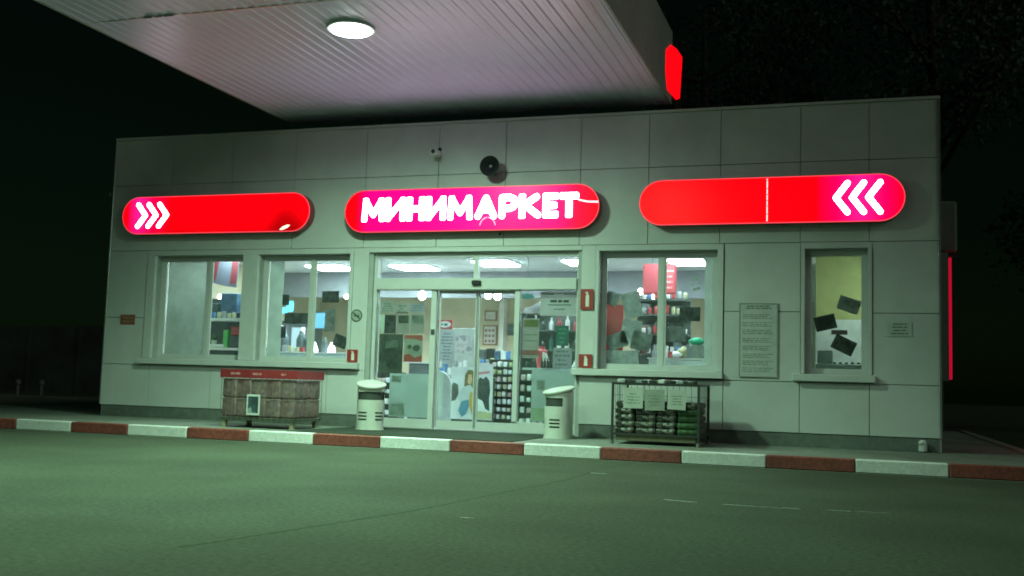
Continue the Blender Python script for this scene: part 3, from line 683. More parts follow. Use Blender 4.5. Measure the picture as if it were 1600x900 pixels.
def bag_mesh(m):
    bm = B(); vs = box(bm, -.124, .124, -.127, .127, 0, .278, bev=.035, seg=3)
    for v in bm.verts: 
        v.co.x *= 1 + .06 * math.sin(v.co.z * 30); v.co.y += .012 * math.sin(v.co.x * 40)
    return obj('goods_bag', bm, m, smooth=True)
proto = None
for m_i in range(2):
    lab = 'crumpled brownish bag of goods packed inside the red-banded crate' if m_i == 0 else 'crumpled olive bag of goods packed inside the red-banded crate'
    pr = bag_mesh(bagm[m_i]); tag(pr, lab, 'bag', 'bags packed in the red-banded crate'); first = True
    for r_ in range(2):
        for i in range(5):
            for j in range(3):
                if (i + j + r_) % 2 != m_i: continue
                loc = (X0 + .135 + i * .242, Y0 + .135 + j * .25, Zb + .042 + r_ * .275 + .006)
                if first: pr.location = loc; first = False; q = pr
                else: q = pr.copy(); COL.objects.link(q); q.location = loc
                q.rotation_euler = (0, 0, random.choice((0, PI)) + random.uniform(-.06, .06))
t = thing('poster_card', 'small white-bordered card hung on the front of the red-banded crate', 'card', (4.17, -1.82, .33))
bm = B(); box(bm, 4.07, 4.29, -1.822, -1.816, .34, .64); obj('card', bm, PAPER, t)
bm = B(); box(bm, 4.095, 4.265, -1.8245, -1.8225, .37, .61); obj('print', bm, patch_mat('card_print', [(.05, .1, .1), (.04, .06, .07), (.3, .38, .35), (.12, .2, .18)], 12), t)

c2 = thing('display_cage', 'dark metal sales cage of black bags below the window right of the doors', 'sales cage', (10, -1, .15))
X0, X1, Y0, Y1 = 9.42, 10.60, -1.42, -.42; Zt = .97
bm = B()
for x in (X0, X1 - .03):
    for y in (Y0, Y1 - .03): box(bm, x, x + .03, y, y + .03, .15, Zt)
for z in (.27, Zt - .03):
    box(bm, X0 + .03, X1 - .03, Y0, Y0 + .03, z, z + .03); box(bm, X0 + .03, X1 - .03, Y1 - .03, Y1, z, z + .03)
    box(bm, X0, X0 + .03, Y0 + .03, Y1 - .03, z, z + .03); box(bm, X1 - .03, X1, Y0 + .03, Y1 - .03, z, z + .03)
obj('frame', bm, BLK, c2)
bm = B(); box(bm, X0 + .03, X1 - .03, Y0 + .03, Y1 - .03, .272, .285); obj('base_tray', bm, BLK, c2)
bm = B(); box(bm, X0 + .03, X1 - .03, Y0 + .03, Y1 - .03, Zt - .018, Zt - .006); obj('top_tray', bm, BLK, c2)
bm = B(); box(bm, X0 + .06, X1 - .06, Y0 + .06, Y0 + .09, .20, .268); obj('skirt', bm, WOOD, c2)
bm = B()
for i in range(15): x = X0 + .03 + (X1 - X0 - .06) * i / 14; cyl(bm, (x, Y0 + .006, .29), (x, Y0 + .006, Zt - .03), .0035, n=5)
for i in range(10): y = Y0 + .03 + (Y1 - Y0 - .06) * i / 9; cyl(bm, (X1 - .006, y, .29), (X1 - .006, y, Zt - .03), .0035, n=5); cyl(bm, (X0 + .006, y, .29), (X0 + .006, y, Zt - .03), .0035, n=5)
for z in (.45, .62, .80): cyl(bm, (X0, Y0 + .006, z), (X1, Y0 + .006, z), .0035, n=5); cyl(bm, (X1 - .006, Y0, z), (X1 - .006, Y1, z), .0035, n=5)
obj('wire_side', bm, mat('wire_dark', (.12, .15, .12), rough=.4, metal=.5), c2)
for k in range(4):
    bm = B(); x, y = ((X0 + .015, Y0 + .015), (X1 - .015, Y0 + .015), (X0 + .015, Y1 - .015), (X1 - .015, Y1 - .015))[k]
    cyl(bm, (x, y, .146), (x, y, .20), .028, n=10); obj('foot', bm, mat('wire_dull', (.3, .3, .25)), c2)
# stacked bags inside the cage
sk = [patch_mat('sack_a', [(.04, .05, .04), (.10, .11, .08), (.03, .04, .03), (.32, .32, .27), (.06, .07, .055), (.20, .17, .13)], 22, stretch=(1, 1, 2.5)), patch_mat('sack_g', [(.05, .15, .04), (.04, .10, .03), (.16, .22, .12)], 10)]
def sack(m):
    bm = B(); box(bm, -.135, .135, -.2, .2, 0, .085, bev=.035, seg=3); return obj('stacked_sack', bm, m, smooth=True)
p0 = sack(sk[0]); p1 = sack(sk[1]); used0 = used1 = False
for lv in range(5):
    for i in range(4):
        for j in range(2):
            g = i == 3 and j == 0 and lv < 4
            src = p1 if g else p0; loc = (X0 + .175 + i * .277, Y0 + .27 + j * .43, .287 + lv * .088)
            if g and not used1 or (not g and not used0): q = src; used1 |= g; used0 |= (not g)
            else: q = src.copy(); COL.objects.link(q)
            q.location = loc; q.rotation_euler = (0, 0, random.uniform(-.05, .05))
            tag(q, 'green sack stacked at the right end of the dark cage' if g else 'black printed sack stacked inside the dark cage', 'sack', 'sacks stacked in the dark cage')
for x0, x1, z0, z1, lab in ((9.585, 9.85, .63, .90, 'white paper notice taped on the dark cage, leftmost of three'), (9.875, 10.14, .61, .885, 'greyish paper notice taped on the dark cage, middle of three'), (10.18, 10.42, .63, .885, 'white paper notice taped on the dark cage, rightmost of three')):
    t = thing('paper_notice', lab, 'notice', (x0, -1.43, z0), 'papers on the dark cage')
    gm = mat('grey_paper', (.30, .33, .28), rough=.7) if 'greyish' in lab else mat('notice_white', (.45, .48, .43), rough=.7)
    bm = B(); box(bm, x0, x1, -1.427, -1.4235, z0, z1, rot=Matrix.Rotation(random.uniform(-.04, .04), 3, 'Y')); obj('sheet', bm, gm, t)
    bm = B(); lines(bm, x0 + .04, x1 - .04, z0 + .05, z1 - .06, 4, -1.4275, .012, True); obj('print', bm, LINE, t)
# packets lying on the cage top
pk = None
PKM = [mat('packet_white', (.55, .58, .55), rough=.4), mat('packet_dark', (.05, .06, .05), rough=.5), mat('packet_grey', (.2, .24, .22), rough=.4)]
for k in range(15):
    x = X0 + .10 + (k % 8) * .14 + random.uniform(-.02, .02); y = Y0 + .14 + (k // 8) * .35 + random.uniform(-.03, .03); c_ = [0, 1, 2, 1, 0, 1, 2, 1, 1, 2, 0, 1, 1, 0, 2][k]
    bm = B(); box(bm, -.05, .05, -.07, .07, 0, .045 if c_ else .055, bev=.015, seg=2)
    o = obj('small_packet', bm, PKM[c_], smooth=True); o.location = (x, y, Zt - .005); o.rotation_euler = (0, 0, random.uniform(-.5, .5))
    tag(o, ('white', 'black', 'grey')[c_] + ' small packet lying on top of the dark sales cage', 'packet', 'packets on top of the dark cage')

# ================================================================ WINDOW PAPERS
def poster(name, lab, cat, r, m, y=.232, rot=0, ink=None, rows=0, border=None, group=None, parts=()):
    x0, x1, z0, z1 = r; cx, cz = (x0 + x1) / 2, (z0 + z1) / 2
    t = thing(name, lab, cat, (cx, y, cz), group)
    bm = B(); box(bm, x0, x1, y, y + .003, z0, z1); obj('sheet', bm, border or m, t)
    if border: bm = B(); box(bm, x0 + .015, x1 - .015, y - .002, y - .0003, z0 + .015, z1 - .015); obj('picture', bm, m, t)
    if rows: bm = B(); lines(bm, x0 + .025, x1 - .025, z0 + .02, z1 - .02, rows, y - .0022, (z1 - z0) / rows * .35, True); obj('print', bm, ink or LINE, t)
    for i, (pn, pm, pts) in enumerate(parts):
        bm = B(); prism(bm, [(x0 + u * (x1 - x0), z0 + v * (z1 - z0)) for u, v in pts], y - .003 - .0012 * i, y - .0022 - .0012 * i); obj(pn, bm, pm, t)
    if rot: t.rotation_euler = (0, rot, 0)
    return t
def circ(cx, cz, rx, rz, n=14): return [(cx + rx * math.cos(2 * PI * i / n), cz + rz * math.sin(2 * PI * i / n)) for i in range(n)]
GP = [mat('photo_dark_a', (.05, .06, .055), rough=.6, var=.8, scale=7), mat('photo_dark_b', (.10, .10, .11), rough=.6, var=.8, scale=9), mat('photo_mid', (.30, .31, .31), rough=.6, var=.5, scale=8), mat('photo_pale', (.46, .48, .47), rough=.6, var=.3, scale=8)]
ORNG = mat('print_red', (.45, .06, .05)); 
poster('window_poster', 'large dark green poster low on the left sidelight of the entrance', 'poster', (5.19, 5.61, 1.03, 1.65), GP[0], parts=(('picture', GP[2], [(.25, .62), (.8, .66), (.75, .85), (.3, .82)]), ('picture', GP[1], circ(.5, .3, .22, .16))))
poster('window_poster', 'poster with red top and bottom bands and two dark dots on the left sidelight', 'poster', (5.63, 5.95, 1.21, 1.64), mat('poster_cream', (.42, .44, .38)), parts=(
    ('picture', ORNG, [(0, .86), (.5, .86), (1, .78), (1, 1), (0, 1)]), ('picture', ORNG, [(0, 0), (1, 0), (1, .26), (.6, .16), (.3, .3), (0, .24)]), ('picture', INK, circ(.3, .56, .12, .08)), ('picture', INK, circ(.68, .52, .2, .12))))
poster('window_poster', 'dark picture sheet above the large green poster on the left sidelight', 'poster', (5.27, 5.47, 1.66, 1.96), GP[1])
poster('window_poster', 'white-bordered sheet with dark picture, centre of the left sidelight', 'poster', (5.49, 5.71, 1.66, 1.97), mat('sheet_pale', (.45, .42, .40)), parts=(('picture', GP[0], [(.12, .55), (.92, .55), (.92, .95), (.12, .95)]),))
poster('window_poster', 'pale sheet with grey picture at the right of the left sidelight', 'poster', (5.73, 5.96, 1.67, 1.98), mat('sheet_pale', (.33, .4, .35)), parts=(('picture', GP[2], [(.1, .52), (.95, .52), (.95, .92), (.1, .92)]),))
poster('paper_notice', 'faint printed notice at the top left of the left sidelight', 'notice', (5.19, 5.45, 1.99, 2.18), mat('sheet_faint', (.50, .49, .47)), rows=4, group='notices at the top of the left sidelight')
poster('paper_notice', 'small notice with a dark red line, top middle of the left sidelight', 'notice', (5.47, 5.68, 1.985, 2.15), mat('sheet_faint', (.36, .4, .37)), rows=3, parts=(('picture', mat('maroon', (.16, .08, .09)), [(0, .02), (1, .02), (1, .14), (0, .14)]),), group='notices at the top of the left sidelight')
poster('paper_notice', 'faint bluish notice at the top right of the left sidelight', 'notice', (5.71, 5.96, 2.0, 2.15), mat('sheet_blue', (.45, .42, .50)), rows=3, group='notices at the top of the left sidelight')
t = thing('curled_paper', 'curled white paper hanging at the left edge of the left sidelight', 'paper', (5.22, .24, 1.8))
bm = B()
pr_ = [(5.18, 1.96), (5.27, 1.97), (5.275, 1.75), (5.26, 1.66), (5.22, 1.68), (5.185, 1.78)]
prism(bm, pr_, .238, .245); obj('sheet', bm, PAPER, t)
FRO = mat('frosted_film', (.55, .60, .60), rough=.6, var=.05)
for r, lab in (((5.40, 6.115, .33, 1.02), 'big pale frosted sheet covering the lower part of the left sidelight'), ((7.79, 8.50, .345, 1.13), 'big pale frosted sheet covering the lower part of the right sidelight')):
    t = poster('frosted_sheet', lab, 'film', r, FRO, y=.236, parts=(('dark_square', GP[3], [(.02, .02), (.38, .02), (.38, .3), (.02, .3)] if r[0] < 6 else [(.12, .62), (.3, .62), (.3, .8), (.12, .8)]), ('dark_square', GP[3] if r[0] < 6 else mat('sheet_olive', (.34, .40, .28)), [(.06, .8), (.28, .8), (.28, .95), (.06, .95)] if r[0] < 6 else [(.02, .02), (.5, .02), (.5, .26), (.02, .26)])))
poster('paper_notice', 'large white notice with lines of print at the top of the right sidelight', 'notice', (7.90, 8.50, 1.97, 2.34), mat('notice_big', (.62, .60, .60)), parts=(
    ('print', LINE, [(.04, .93), (.36, .93), (.36, .88), (.04, .88)]), ('print', LINE, [(.62, .93), (.95, .93), (.95, .88), (.62, .88)]),
    ('print', INK, [(.26, .66), (.44, .66), (.44, .56), (.26, .56)]), ('print', INK, [(.47, .66), (.58, .66), (.58, .56), (.47, .56)]), ('print', INK, [(.61, .66), (.76, .66), (.76, .56), (.61, .56)]),
    ('print', LINE, [(.2, .48), (.82, .48), (.82, .43), (.2, .43)]), ('print', LINE, [(.36, .3), (.66, .3), (.66, .25), (.36, .25)])))
poster('window_poster', 'tall pale poster with yellow top and red foot at the left of the right sidelight', 'poster', (7.62, 7.89, 1.31, 1.93), mat('sheet_pale', (.33, .4, .35)), parts=(('picture', mat('mustard', (.30, .30, .12)), [(.08, .78), (.95, .78), (.95, .96), (.08, .96)]), ('picture', mat('salmon', (.55, .2, .2)), [(0, .08), (1, .08), (1, .2), (0, .2)]), ('print', LINE, [(.1, .6), (.9, .6), (.9, .57), (.1, .57)]), ('print', LINE, [(.1, .45), (.9, .45), (.9, .42), (.1, .42)])))
poster('window_poster', 'small teal poster in the middle of the right sidelight', 'poster', (8.16, 8.36, 1.51, 1.82), mat('teal', (.04, .20, .17), var=.3), rows=4, ink=mat('teal_pale', (.1, .3, .26)))
poster('paper_notice', 'pale small price sheet low in the right sidelight', 'notice', (8.12, 8.42, 1.17, 1.48), mat('sheet_blue', (.33, .4, .4)), rows=4)
# sheets in the third window (right of the doors), tilted
for i, (r, m, a, lab) in enumerate((
    ((8.93, 9.13, 2.14, 2.34), GP[2], .35, 'small grey tilted sheet at the top left of the window right of the doors'),
    ((9.20, 9.47, 1.95, 2.34), GP[3], -.25, 'pale tilted sheet high in the left pane of the window right of the doors'),
    ((8.96, 9.27, 1.48, 1.72), GP[2], -.35, 'grey tilted sheet at the lower left of the window right of the doors'),
    ((9.34, 9.64, 1.46, 1.74), GP[2], .22, 'grey tilted sheet at the lower right of the left pane, right of the doors'),
    ((8.95, 9.45, 1.235, 1.46), GP[3], .0, 'wide pale sheet along the bottom of the left pane, right of the doors'),
    ((10.05, 10.36, 1.91, 2.12), GP[1], .02, 'dark rectangular sheet high in the right pane of the window beside the notice board'),
    ((9.84, 10.15, 1.60, 1.83), GP[2], -.02, 'grey rectangular sheet in the middle of the right pane beside the notice board'),
    ((10.25, 10.41, 1.36, 1.56), GP[3], .05, 'pale sheet low at the right edge of the pane beside the notice board'),
    ((9.18, 9.48, 1.56, 1.92), GP[3], .12, 'pale sheet in the middle of the left pane of the window right of the doors'))):
    poster('window_sheet', lab, 'sheet', r, m, y=.234 + .006 * (i % 3), rot=a, group='sheets taped inside the window right of the doors')
for i, (r, m, a, lab) in enumerate((
    ((3.37, 3.50, 2.11, 2.29), GP[0], .0, 'dark sheet high in the left pane of the second window'),
    ((3.37, 3.46, 1.56, 1.76), GP[1], .0, 'dark sheet low in the left pane of the second window'),
    ((4.11, 4.42, 2.16, 2.35), GP[1], .0, 'dark wide sheet high in the right pane of the second window'),
    ((4.18, 4.37, 1.68, 2.05), GP[2], .0, 'dark upright sheet in the middle of the right pane of the second window'),
    ((4.36, 4.60, 1.42, 1.62), GP[1], .32, 'dark tilted sheet low in the right pane of the second window'),
    ((3.42, 3.86, 1.80, 1.98), GP[1], .0, 'dark wide sheet in the middle of the left pane of the second window'))):
    poster('window_sheet', lab, 'sheet', r, m, y=.234 + .005 * (i % 3), rot=a, group='sheets taped inside the second window')
for i, (c, w, h, m, a, lab) in enumerate((
    ((12.45, 2.16), .30, .20, GP[2], .33, 'grey tilted sheet, highest of those in the rightmost window'),
    ((12.13, 1.905), .29, .21, GP[0], -.25, 'darkest tilted sheet, left in the rightmost window'),
    ((12.38, 1.59), .31, .21, GP[1], .45, 'dark tilted sheet, lowest in the rightmost window'),
    ((12.32, 1.77), .22, .065, mat('maroon', (.16, .08, .09)), 0, 'tiny maroon strip sticker in the middle of the rightmost window'))):
    poster('window_sheet', lab, 'sheet', (c[0] - w / 2, c[0] + w / 2, c[1] - h / 2, c[1] + h / 2), m, y=.234, rot=a, group='sheets taped inside the rightmost window')
poster('door_plate', 'tiny dark plate at handle height on the frame of the left door leaf', 'plate', (6.14, 6.205, 1.64, 1.73), INK, y=.096)

# ================================================================ INTERIOR THINGS
# ceiling light panels
LP = mat('panel_frame', (.6, .6, .6))
for i, (x, y, w, d) in enumerate(((2.33, 3.9, .80, .80), (4.15, 3.95, .78, .80), (6.07, 3.35, .72, .80), (7.70, 3.37, .50, .70), (9.68, 3.40, .62, .80))):
    t = thing('ceiling_light', ('square white ceiling light behind the second window from the left', 'square white ceiling light over the left half of the entrance', 'square white ceiling light just right of the middle of the entrance', 'small white ceiling light near the right end of the entrance', 'square white ceiling light behind the window beside the notice board')[i], 'ceiling light', (x, y, 3.19), 'ceiling lights inside the shop')
    bm = B(); box(bm, x - w / 2 - .02, x + w / 2 + .02, y - d / 2 - .02, y + d / 2 + .02, 3.175, 3.197); obj('frame', bm, LP, t)
    bm = B(); box(bm, x - w / 2, x + w / 2, y - d / 2, y + d / 2, 3.155, 3.174, bev=.006); obj('diffuser', bm, emis('panel_light', (.74, .95, 1.0), 20), t)
for x, wd in ((1.9, 'leftmost window'), (4.1, 'second window'), (6.9, 'entrance'), (9.7, 'window beside the notice board')):  # hidden row added to brighten the fronts of the goods
    t = thing('ceiling_light', 'unseen ceiling light added to brighten the goods behind the ' + wd, 'ceiling light', (x, 1.1, 3.19), 'ceiling lights inside the shop')
    bm = B(); box(bm, x - .42, x + .42, .9, 1.3, 3.175, 3.197); obj('frame', bm, LP, t)
    bm = B(); box(bm, x - .4, x + .4, .92, 1.28, 3.155, 3.174, bev=.006); obj('diffuser', bm, emis('panel_light', (.78, .95, 1.0), 5.5), t)
t = thing('ceiling_light', 'ceiling light in the yellow-walled room, lighting it softly', 'ceiling light', (12.3, 1.2, 3.19), 'ceiling lights inside the shop')
bm = B(); box(bm, 12.85, 13.2, .9, 1.6, 3.155, 3.174); obj('diffuser', bm, emis('panel_dim', (.80, 1.0, .85), 11), t)
# spot lamps on the bulkhead
SPE = emis('spot_bulb', (1, .96, 1), 8)
for i, (x, z, r, y, lab) in enumerate(((4.10, 2.66, .085, 4.5, 'glowing spot lamp seen through the left sidelight'), (4.42, 2.70, .035, 4.5, 'small glowing spot lamp at the frame right of the left sidelight'), (5.53, 2.67, .075, 4.5, 'left one of the two glowing spots above the right door leaf'), (5.73, 2.655, .08, 4.5, 'right one of the two glowing spots above the right door leaf'),
        (8.62, 2.745, .055, 4.5, 'upper left glowing spot in the window right of the doors'), (8.87, 2.64, .062, 4.5, 'lower right glowing spot in the window right of the doors'), (2.38, 2.63, .045, 4.5, 'small glowing spot at the right edge of the second window'), (.84, 2.42, .045, 2.2, 'small glowing spot in the leftmost window'))):
    t = thing('spot_lamp', lab, 'spot lamp', (x, y, z), 'spot lamps inside the shop')
    bm = B(); sph(bm, (x, y, z), r, (1, .7, 1.1)); obj('bulb', bm, SPE, t, smooth=True)
    bm = B(); cyl(bm, (x, y + .03, z + r * .5), (x, y + .12, z + r * 1.1), r * .7, r * .4, n=12); obj('holder', bm, ALU, t)
# framed notices on the back wall
for r, lab, n_ in (((4.56, 4.85, 2.32, 2.55), 'small framed white certificate, upper one on the beige back wall', 0), ((4.53, 4.87, 1.77, 2.22), 'larger framed notice with rows of pictures, lower on the beige back wall', 1)):
    x0, x1, z0, z1 = r; t = thing('framed_notice', lab, 'framed notice', (x0, 7.07, z0))
    bm = B(); box(bm, x0, x1, 7.06, 7.098, z0, z1); obj('frame', bm, mat('frame_brown', (.28, .16, .09)), t)
    bm = B(); box(bm, x0 + .03, x1 - .03, 7.052, 7.0595, z0 + .03, z1 - .03); obj('sheet', bm, mat('frame_sheet', (.62, .55, .5)), t)
    if n_:
        bm = B()
        for i in range(3):
            for j in range(3): box(bm, x0 + .055 + j * .085, x0 + .11 + j * .085, 7.049, 7.0515, z0 + .06 + i * .12, z0 + .12 + i * .12)
        obj('print', bm, mat('frame_ink', (.25, .16, .14)), t)
# dark monitor on the back wall
t = thing('monitor', 'dark screen on the back wall beside the white pilaster', 'monitor', (5.5, 7, 2))
bm = B(); box(bm, 5.13, 5.36, 7.02, 7.09, 2.0, 2.24, bev=.01); obj('screen', bm, GREYP, t)
# fridges & screens behind window 2
t = thing('drinks_fridge', 'tall drinks fridge with a glowing white tube, seen low in the second window', 'fridge', (.7, 5.2, .17))
bm = B(); box(bm, .40, 1.22, 5.12, 5.7, .17, 2.15, bev=.01); obj('cabinet', bm, mat('fridge_dark', (.06, .08, .09), rough=.4), t)
bm = B(); cyl(bm, (.575, 5.02, 1.46), (.575, 5.02, 1.98), .06, n=14); sph(bm, (.575, 5.02, 1.98), .06); sph(bm, (.575, 5.02, 1.46), .06); obj('tube_light', bm, emis('tube_white', (.9, .93, 1), 1.6), t, smooth=True)
bm = B(); cyl(bm, (1.08, 5.07, 1.52), (1.08, 5.07, 2.0), .035, n=10); obj('tube_light', bm, emis('tube_white', (.9, .93, 1), 1.6), t)
bm = B(); box(bm, .80, 1.03, 5.07, 5.115, 1.47, 2.0); obj('lit_shelf', bm, emis('shelf_glow', (.35, .5, .6), .35), t)
t = thing('menu_screen', 'glowing cyan menu screen high in the second window', 'screen', (.6, 5, 2.4))
bm = B(); box(bm, .38, .70, 5.0, 5.05, 2.30, 2.44, bev=.02); box(bm, .66, .84, 5.003, 5.053, 2.34, 2.58, bev=.03); obj('screen', bm, emis('cyan_glow', (.15, .75, 1.0), .55), t)
t = thing('television', 'screen showing blue picture behind the right pane of the second window', 'screen', (1.4, 5, 2.1))
bm = B(); box(bm, 1.24, 1.66, 5.03, 5.08, 1.96, 2.34, bev=.01); obj('casing', bm, DARK, t)
bm = B(); box(bm, 1.26, 1.64, 5.022, 5.0295, 1.99, 2.32); obj('screen', bm, emis('blue_glow', (.12, .38, .60), .28), t)
# low counter with two little glows in window 2
t = thing('shop_counter', 'pale low counter seen along the bottom of the second window', 'counter', (2.5, 3, .17))
bm = B(); box(bm, 1.2, 3.6, 2.9, 3.5, .17, 1.38, bev=.01); obj('body', bm, mat('counter_teal', (.35, .45, .45)), t)
bm = B(); box(bm, 1.18, 3.62, 2.88, 3.52, 1.382, 1.41); obj('top', bm, mat('counter_top', (.55, .62, .62)), t)
for x, z, lab in ((2.50, 1.46, 'left one of two small glowing cones on the low counter'), (2.88, 1.50, 'right one of two small glowing cones on the low counter')):
    bm = B(); lathe(bm, [(.075, 0), (.08, .05), (.05, .13), (.02, .2)], (0, 0, 0), 14); o = obj('table_light', bm, emis('cone_glow', (.95, .93, 1), 1.2), smooth=True); o.location = (x, 3.0, 1.412); tag(o, lab, 'table light', 'small glowing cones on the low counter')
for k, (x, w, h) in enumerate(((2.1, .2, .42), (2.28, .16, .36), (1.7, .22, .45), (2.62, .12, .3))):
    bm = B(); lathe(bm, [(w / 2, 0), (w / 2 * 1.02, h * .6), (w / 4, h * .85), (w / 5, h)], (0, 0, 0), 12); o = obj('display_jar', bm, mat('jar_dark', (.10, .14, .15), rough=.25, var=.6, scale=8), smooth=True); o.location = (x, 3.2, 1.412)
    tag(o, ('dark squat jar', 'small dark jar', 'tall dark jar at the left', 'narrow dark jar')[k] + ' on the low counter in the second window', 'jar')
# window 1: banner, shelf
t = thing('hanging_banner', 'red and white banner hanging in the right pane of the leftmost window', 'banner', (1.59, 1.2, 2.55))
bm = B(); prism(bm, [(1.30, 3.06), (1.88, 3.06), (1.84, 2.50), (1.60, 2.53), (1.28, 2.60)], 1.2, 1.206); obj('cloth', bm, mat('banner_grey', (.12, .13, .17)), t)
bm = B(); prism(bm, [(1.33, 3.02), (1.46, 3.02), (1.40, 2.63), (1.29, 2.64)], 1.194, 1.1985); prism(bm, [(1.74, 3.02), (1.86, 3.0), (1.83, 2.58), (1.70, 2.56)], 1.194, 1.1985); obj('stripe', bm, mat('banner_red', (.17, .02, .03)), t)
t = thing('window_shelf', 'white shelf unit behind the right pane of the leftmost window', 'shelf', (1.7, 1, .17))
bm = B(); box(bm, 1.30, 2.25, .92, 1.25, 1.88, 1.93); box(bm, 1.30, 2.25, .92, 1.25, 1.36, 1.40); box(bm, 1.30, 2.25, .92, 1.25, .9, .94); obj('shelf_board', bm, PAPER, t)
bm = B(); box(bm, 1.30, 2.25, 1.26, 1.29, .17, 2.3); obj('back_panel', bm, mat('shelf_back', (.04, .07, .08), var=.6, scale=5), t)
WI = [('dark_box', 'dark box on the upper shelf of the leftmost window', 'box', (1.39, 1.62, 1.0, 1.2, 1.932, 2.2), mat('it_dark', (.05, .08, .08), var=.5)), ('blue_box', 'bluish box on the upper shelf of the leftmost window', 'box', (1.66, 2.0, 1.0, 1.2, 1.932, 2.38), mat('it_blue', (.06, .13, .22), var=.5)),
      ('white_tray', 'white tray on the lower shelf of the leftmost window', 'tray', (1.46, 1.80, .94, 1.2, 1.402, 1.46), PAPER), ('green_packet', 'bright green packet on the lower shelf of the leftmost window', 'packet', (1.76, 1.86, .98, 1.1, 1.402, 1.72), mat('it_green', (.10, .50, .12))),
      ('red_packet', 'red packet at the right of the leftmost window', 'packet', (1.92, 2.10, .98, 1.1, 1.62, 1.78), mat('it_red', (.30, .05, .05))), ('dark_box', 'wide dark box at the right of the lower shelf in the leftmost window', 'box', (1.90, 2.2, .96, 1.2, 1.402, 1.6), mat('it_dark', (.05, .08, .08)))]
for nm, lab, cat, a, m in WI:
    bm = B(); box(bm, *a, bev=.012); o = obj(nm, bm, m); tag(o, lab, cat)
bm = B()
for k in range(60):
    a = random.uniform(0, 2 * PI); e = random.uniform(.1, 1.2); L = random.uniform(.05, .13); c = Vector((1.52 + random.uniform(-.04, .04), 1.08, 1.52 + random.uniform(0, .06))); d = Vector((math.cos(a) * math.cos(e), math.sin(a) * math.cos(e), math.sin(e))) * L; w = Vector((-d.y, d.x, 0)).normalized() * .014
    bm.faces.new([bm.verts.new(v) for v in (c, c + d * .5 + w, c + d, c + d * .5 - w)])
t = thing('potted_plant', 'small leafy plant on the lower shelf of the leftmost window', 'plant', (1.52, 1.08, 1.47)); obj('leaves', bm, mat('leaf', (.10, .20, .07)), t)
bm = B(); lathe(bm, [(.04, 0), (.055, .07)], (1.52, 1.08, 1.462), 12); obj('pot', bm, PAPER, t)
# stand behind the left leaf with price lists, oval sign
t = thing('display_stand', 'pale back panel standing behind the left door leaf', 'stand', (5.4, 3.1, .17))
bm = B(); box(bm, 5.02, 5.80, 3.05, 3.10, .17, 1.92, bev=.005); obj('panel', bm, mat('stand_pale', (.45, .48, .46)), t)
bm = B(); box(bm, 4.98, 5.84, 3.0, 3.2, .168, .2); obj('base', bm, BLK, t)
poster('price_list', 'tall price list with grey rows on the stand behind the left door leaf', 'price list', (5.12, 5.40, 1.28, 1.86), mat('list_grey', (.36, .40, .42)), y=3.04, rows=9, ink=mat('list_ink', (.12, .14, .17)))
poster('price_list', 'pale chequered price sheet right of the tall price list', 'price list', (5.43, 5.76, 1.46, 1.78), patch_mat('chequer', [(.5, .5, .5), (.4, .42, .42), (.28, .28, .32), (.55, .5, .5)], 16), y=3.04)
t = thing('oval_sign', 'small oval white sign with red corners above the price list', 'sign', (5.2, 3.0, 1.9))
bm = B(); box(bm, 5.06, 5.36, 3.02, 3.036, 1.90, 2.07); obj('plate', bm, mat('sign_red', (.45, .06, .08)), t)
bm = B(); prism(bm, [(5.215 + .12 * a, 1.985 + .06 * b) for a, b in circ(0, 0, 1, 1, 20)], 3.012, 3.0185); obj('oval', bm, PAPER, t)
bm = B(); prism(bm, [(5.235 + .04 * a, 1.98 + .025 * b) for a, b in circ(0, 0, 1, 1, 10)], 3.008, 3.0115); box(bm, 5.14, 5.18, 3.008, 3.0115, 1.965, 2.0); obj('mark', bm, mat('sign_teal', (.03, .14, .12)), t)
# rounded white panel inside the left leaf
bm = B(); pts = [(5.905, .175), (6.20, .175), (6.20, .86)] + [(5.93 + .27 * math.cos(a), .86 + .24 * math.sin(a)) for a in [PI / 2 * i / 8 for i in range(1, 9)]] + [(5.905, 1.10)]
prism(bm, pts, .9, .95); o = obj('rounded_partition', bm, mat('partition', (.62, .66, .70), rough=.5)); tag(o, 'rounded pale partition just inside the left door leaf', 'partition')
# promo poster (generic shapes)
SKY = mat('pp_pale', (.55, .6, .62)); 
t = poster('promotion_poster', 'big promotional board with blue and yellow shapes standing low behind the doors', 'poster', (5.78, 6.24, .27, 1.18), SKY, y=1.97, parts=(
    ('picture', GP[0], [(0, .33), (.22, .36), (.34, .48), (.30, .66), (.12, .70), (0, .62)]), ('picture', mat('pp_olive', (.14, .12, .03)), [(.55, .62), (.58, .85), (.70, .95), (.88, .94), (.98, .84), (.98, .60), (.90, .52), (.62, .54)]),
    ('picture', mat('pp_skin', (.55, .36, .2)), [(.68, .70), (.72, .86), (.84, .86), (.88, .74), (.80, .66)]), ('picture', mat('pp_shirt', (.42, .50, .50)), [(.30, .40), (.52, .62), (.80, .66), (.98, .56), (.98, .40), (.70, .34), (.42, .32)]),
    ('picture', mat('pp_blue', (.06, .22, .32)), [(.34, .16), (.46, .34), (.74, .38), (.82, .30), (.66, .10), (.50, .04)]), ('picture', mat('pp_gold', (.38, .26, .06)), [(.80, .52), (1, .54), (1, .12), (.90, .10), (.76, .30)])))
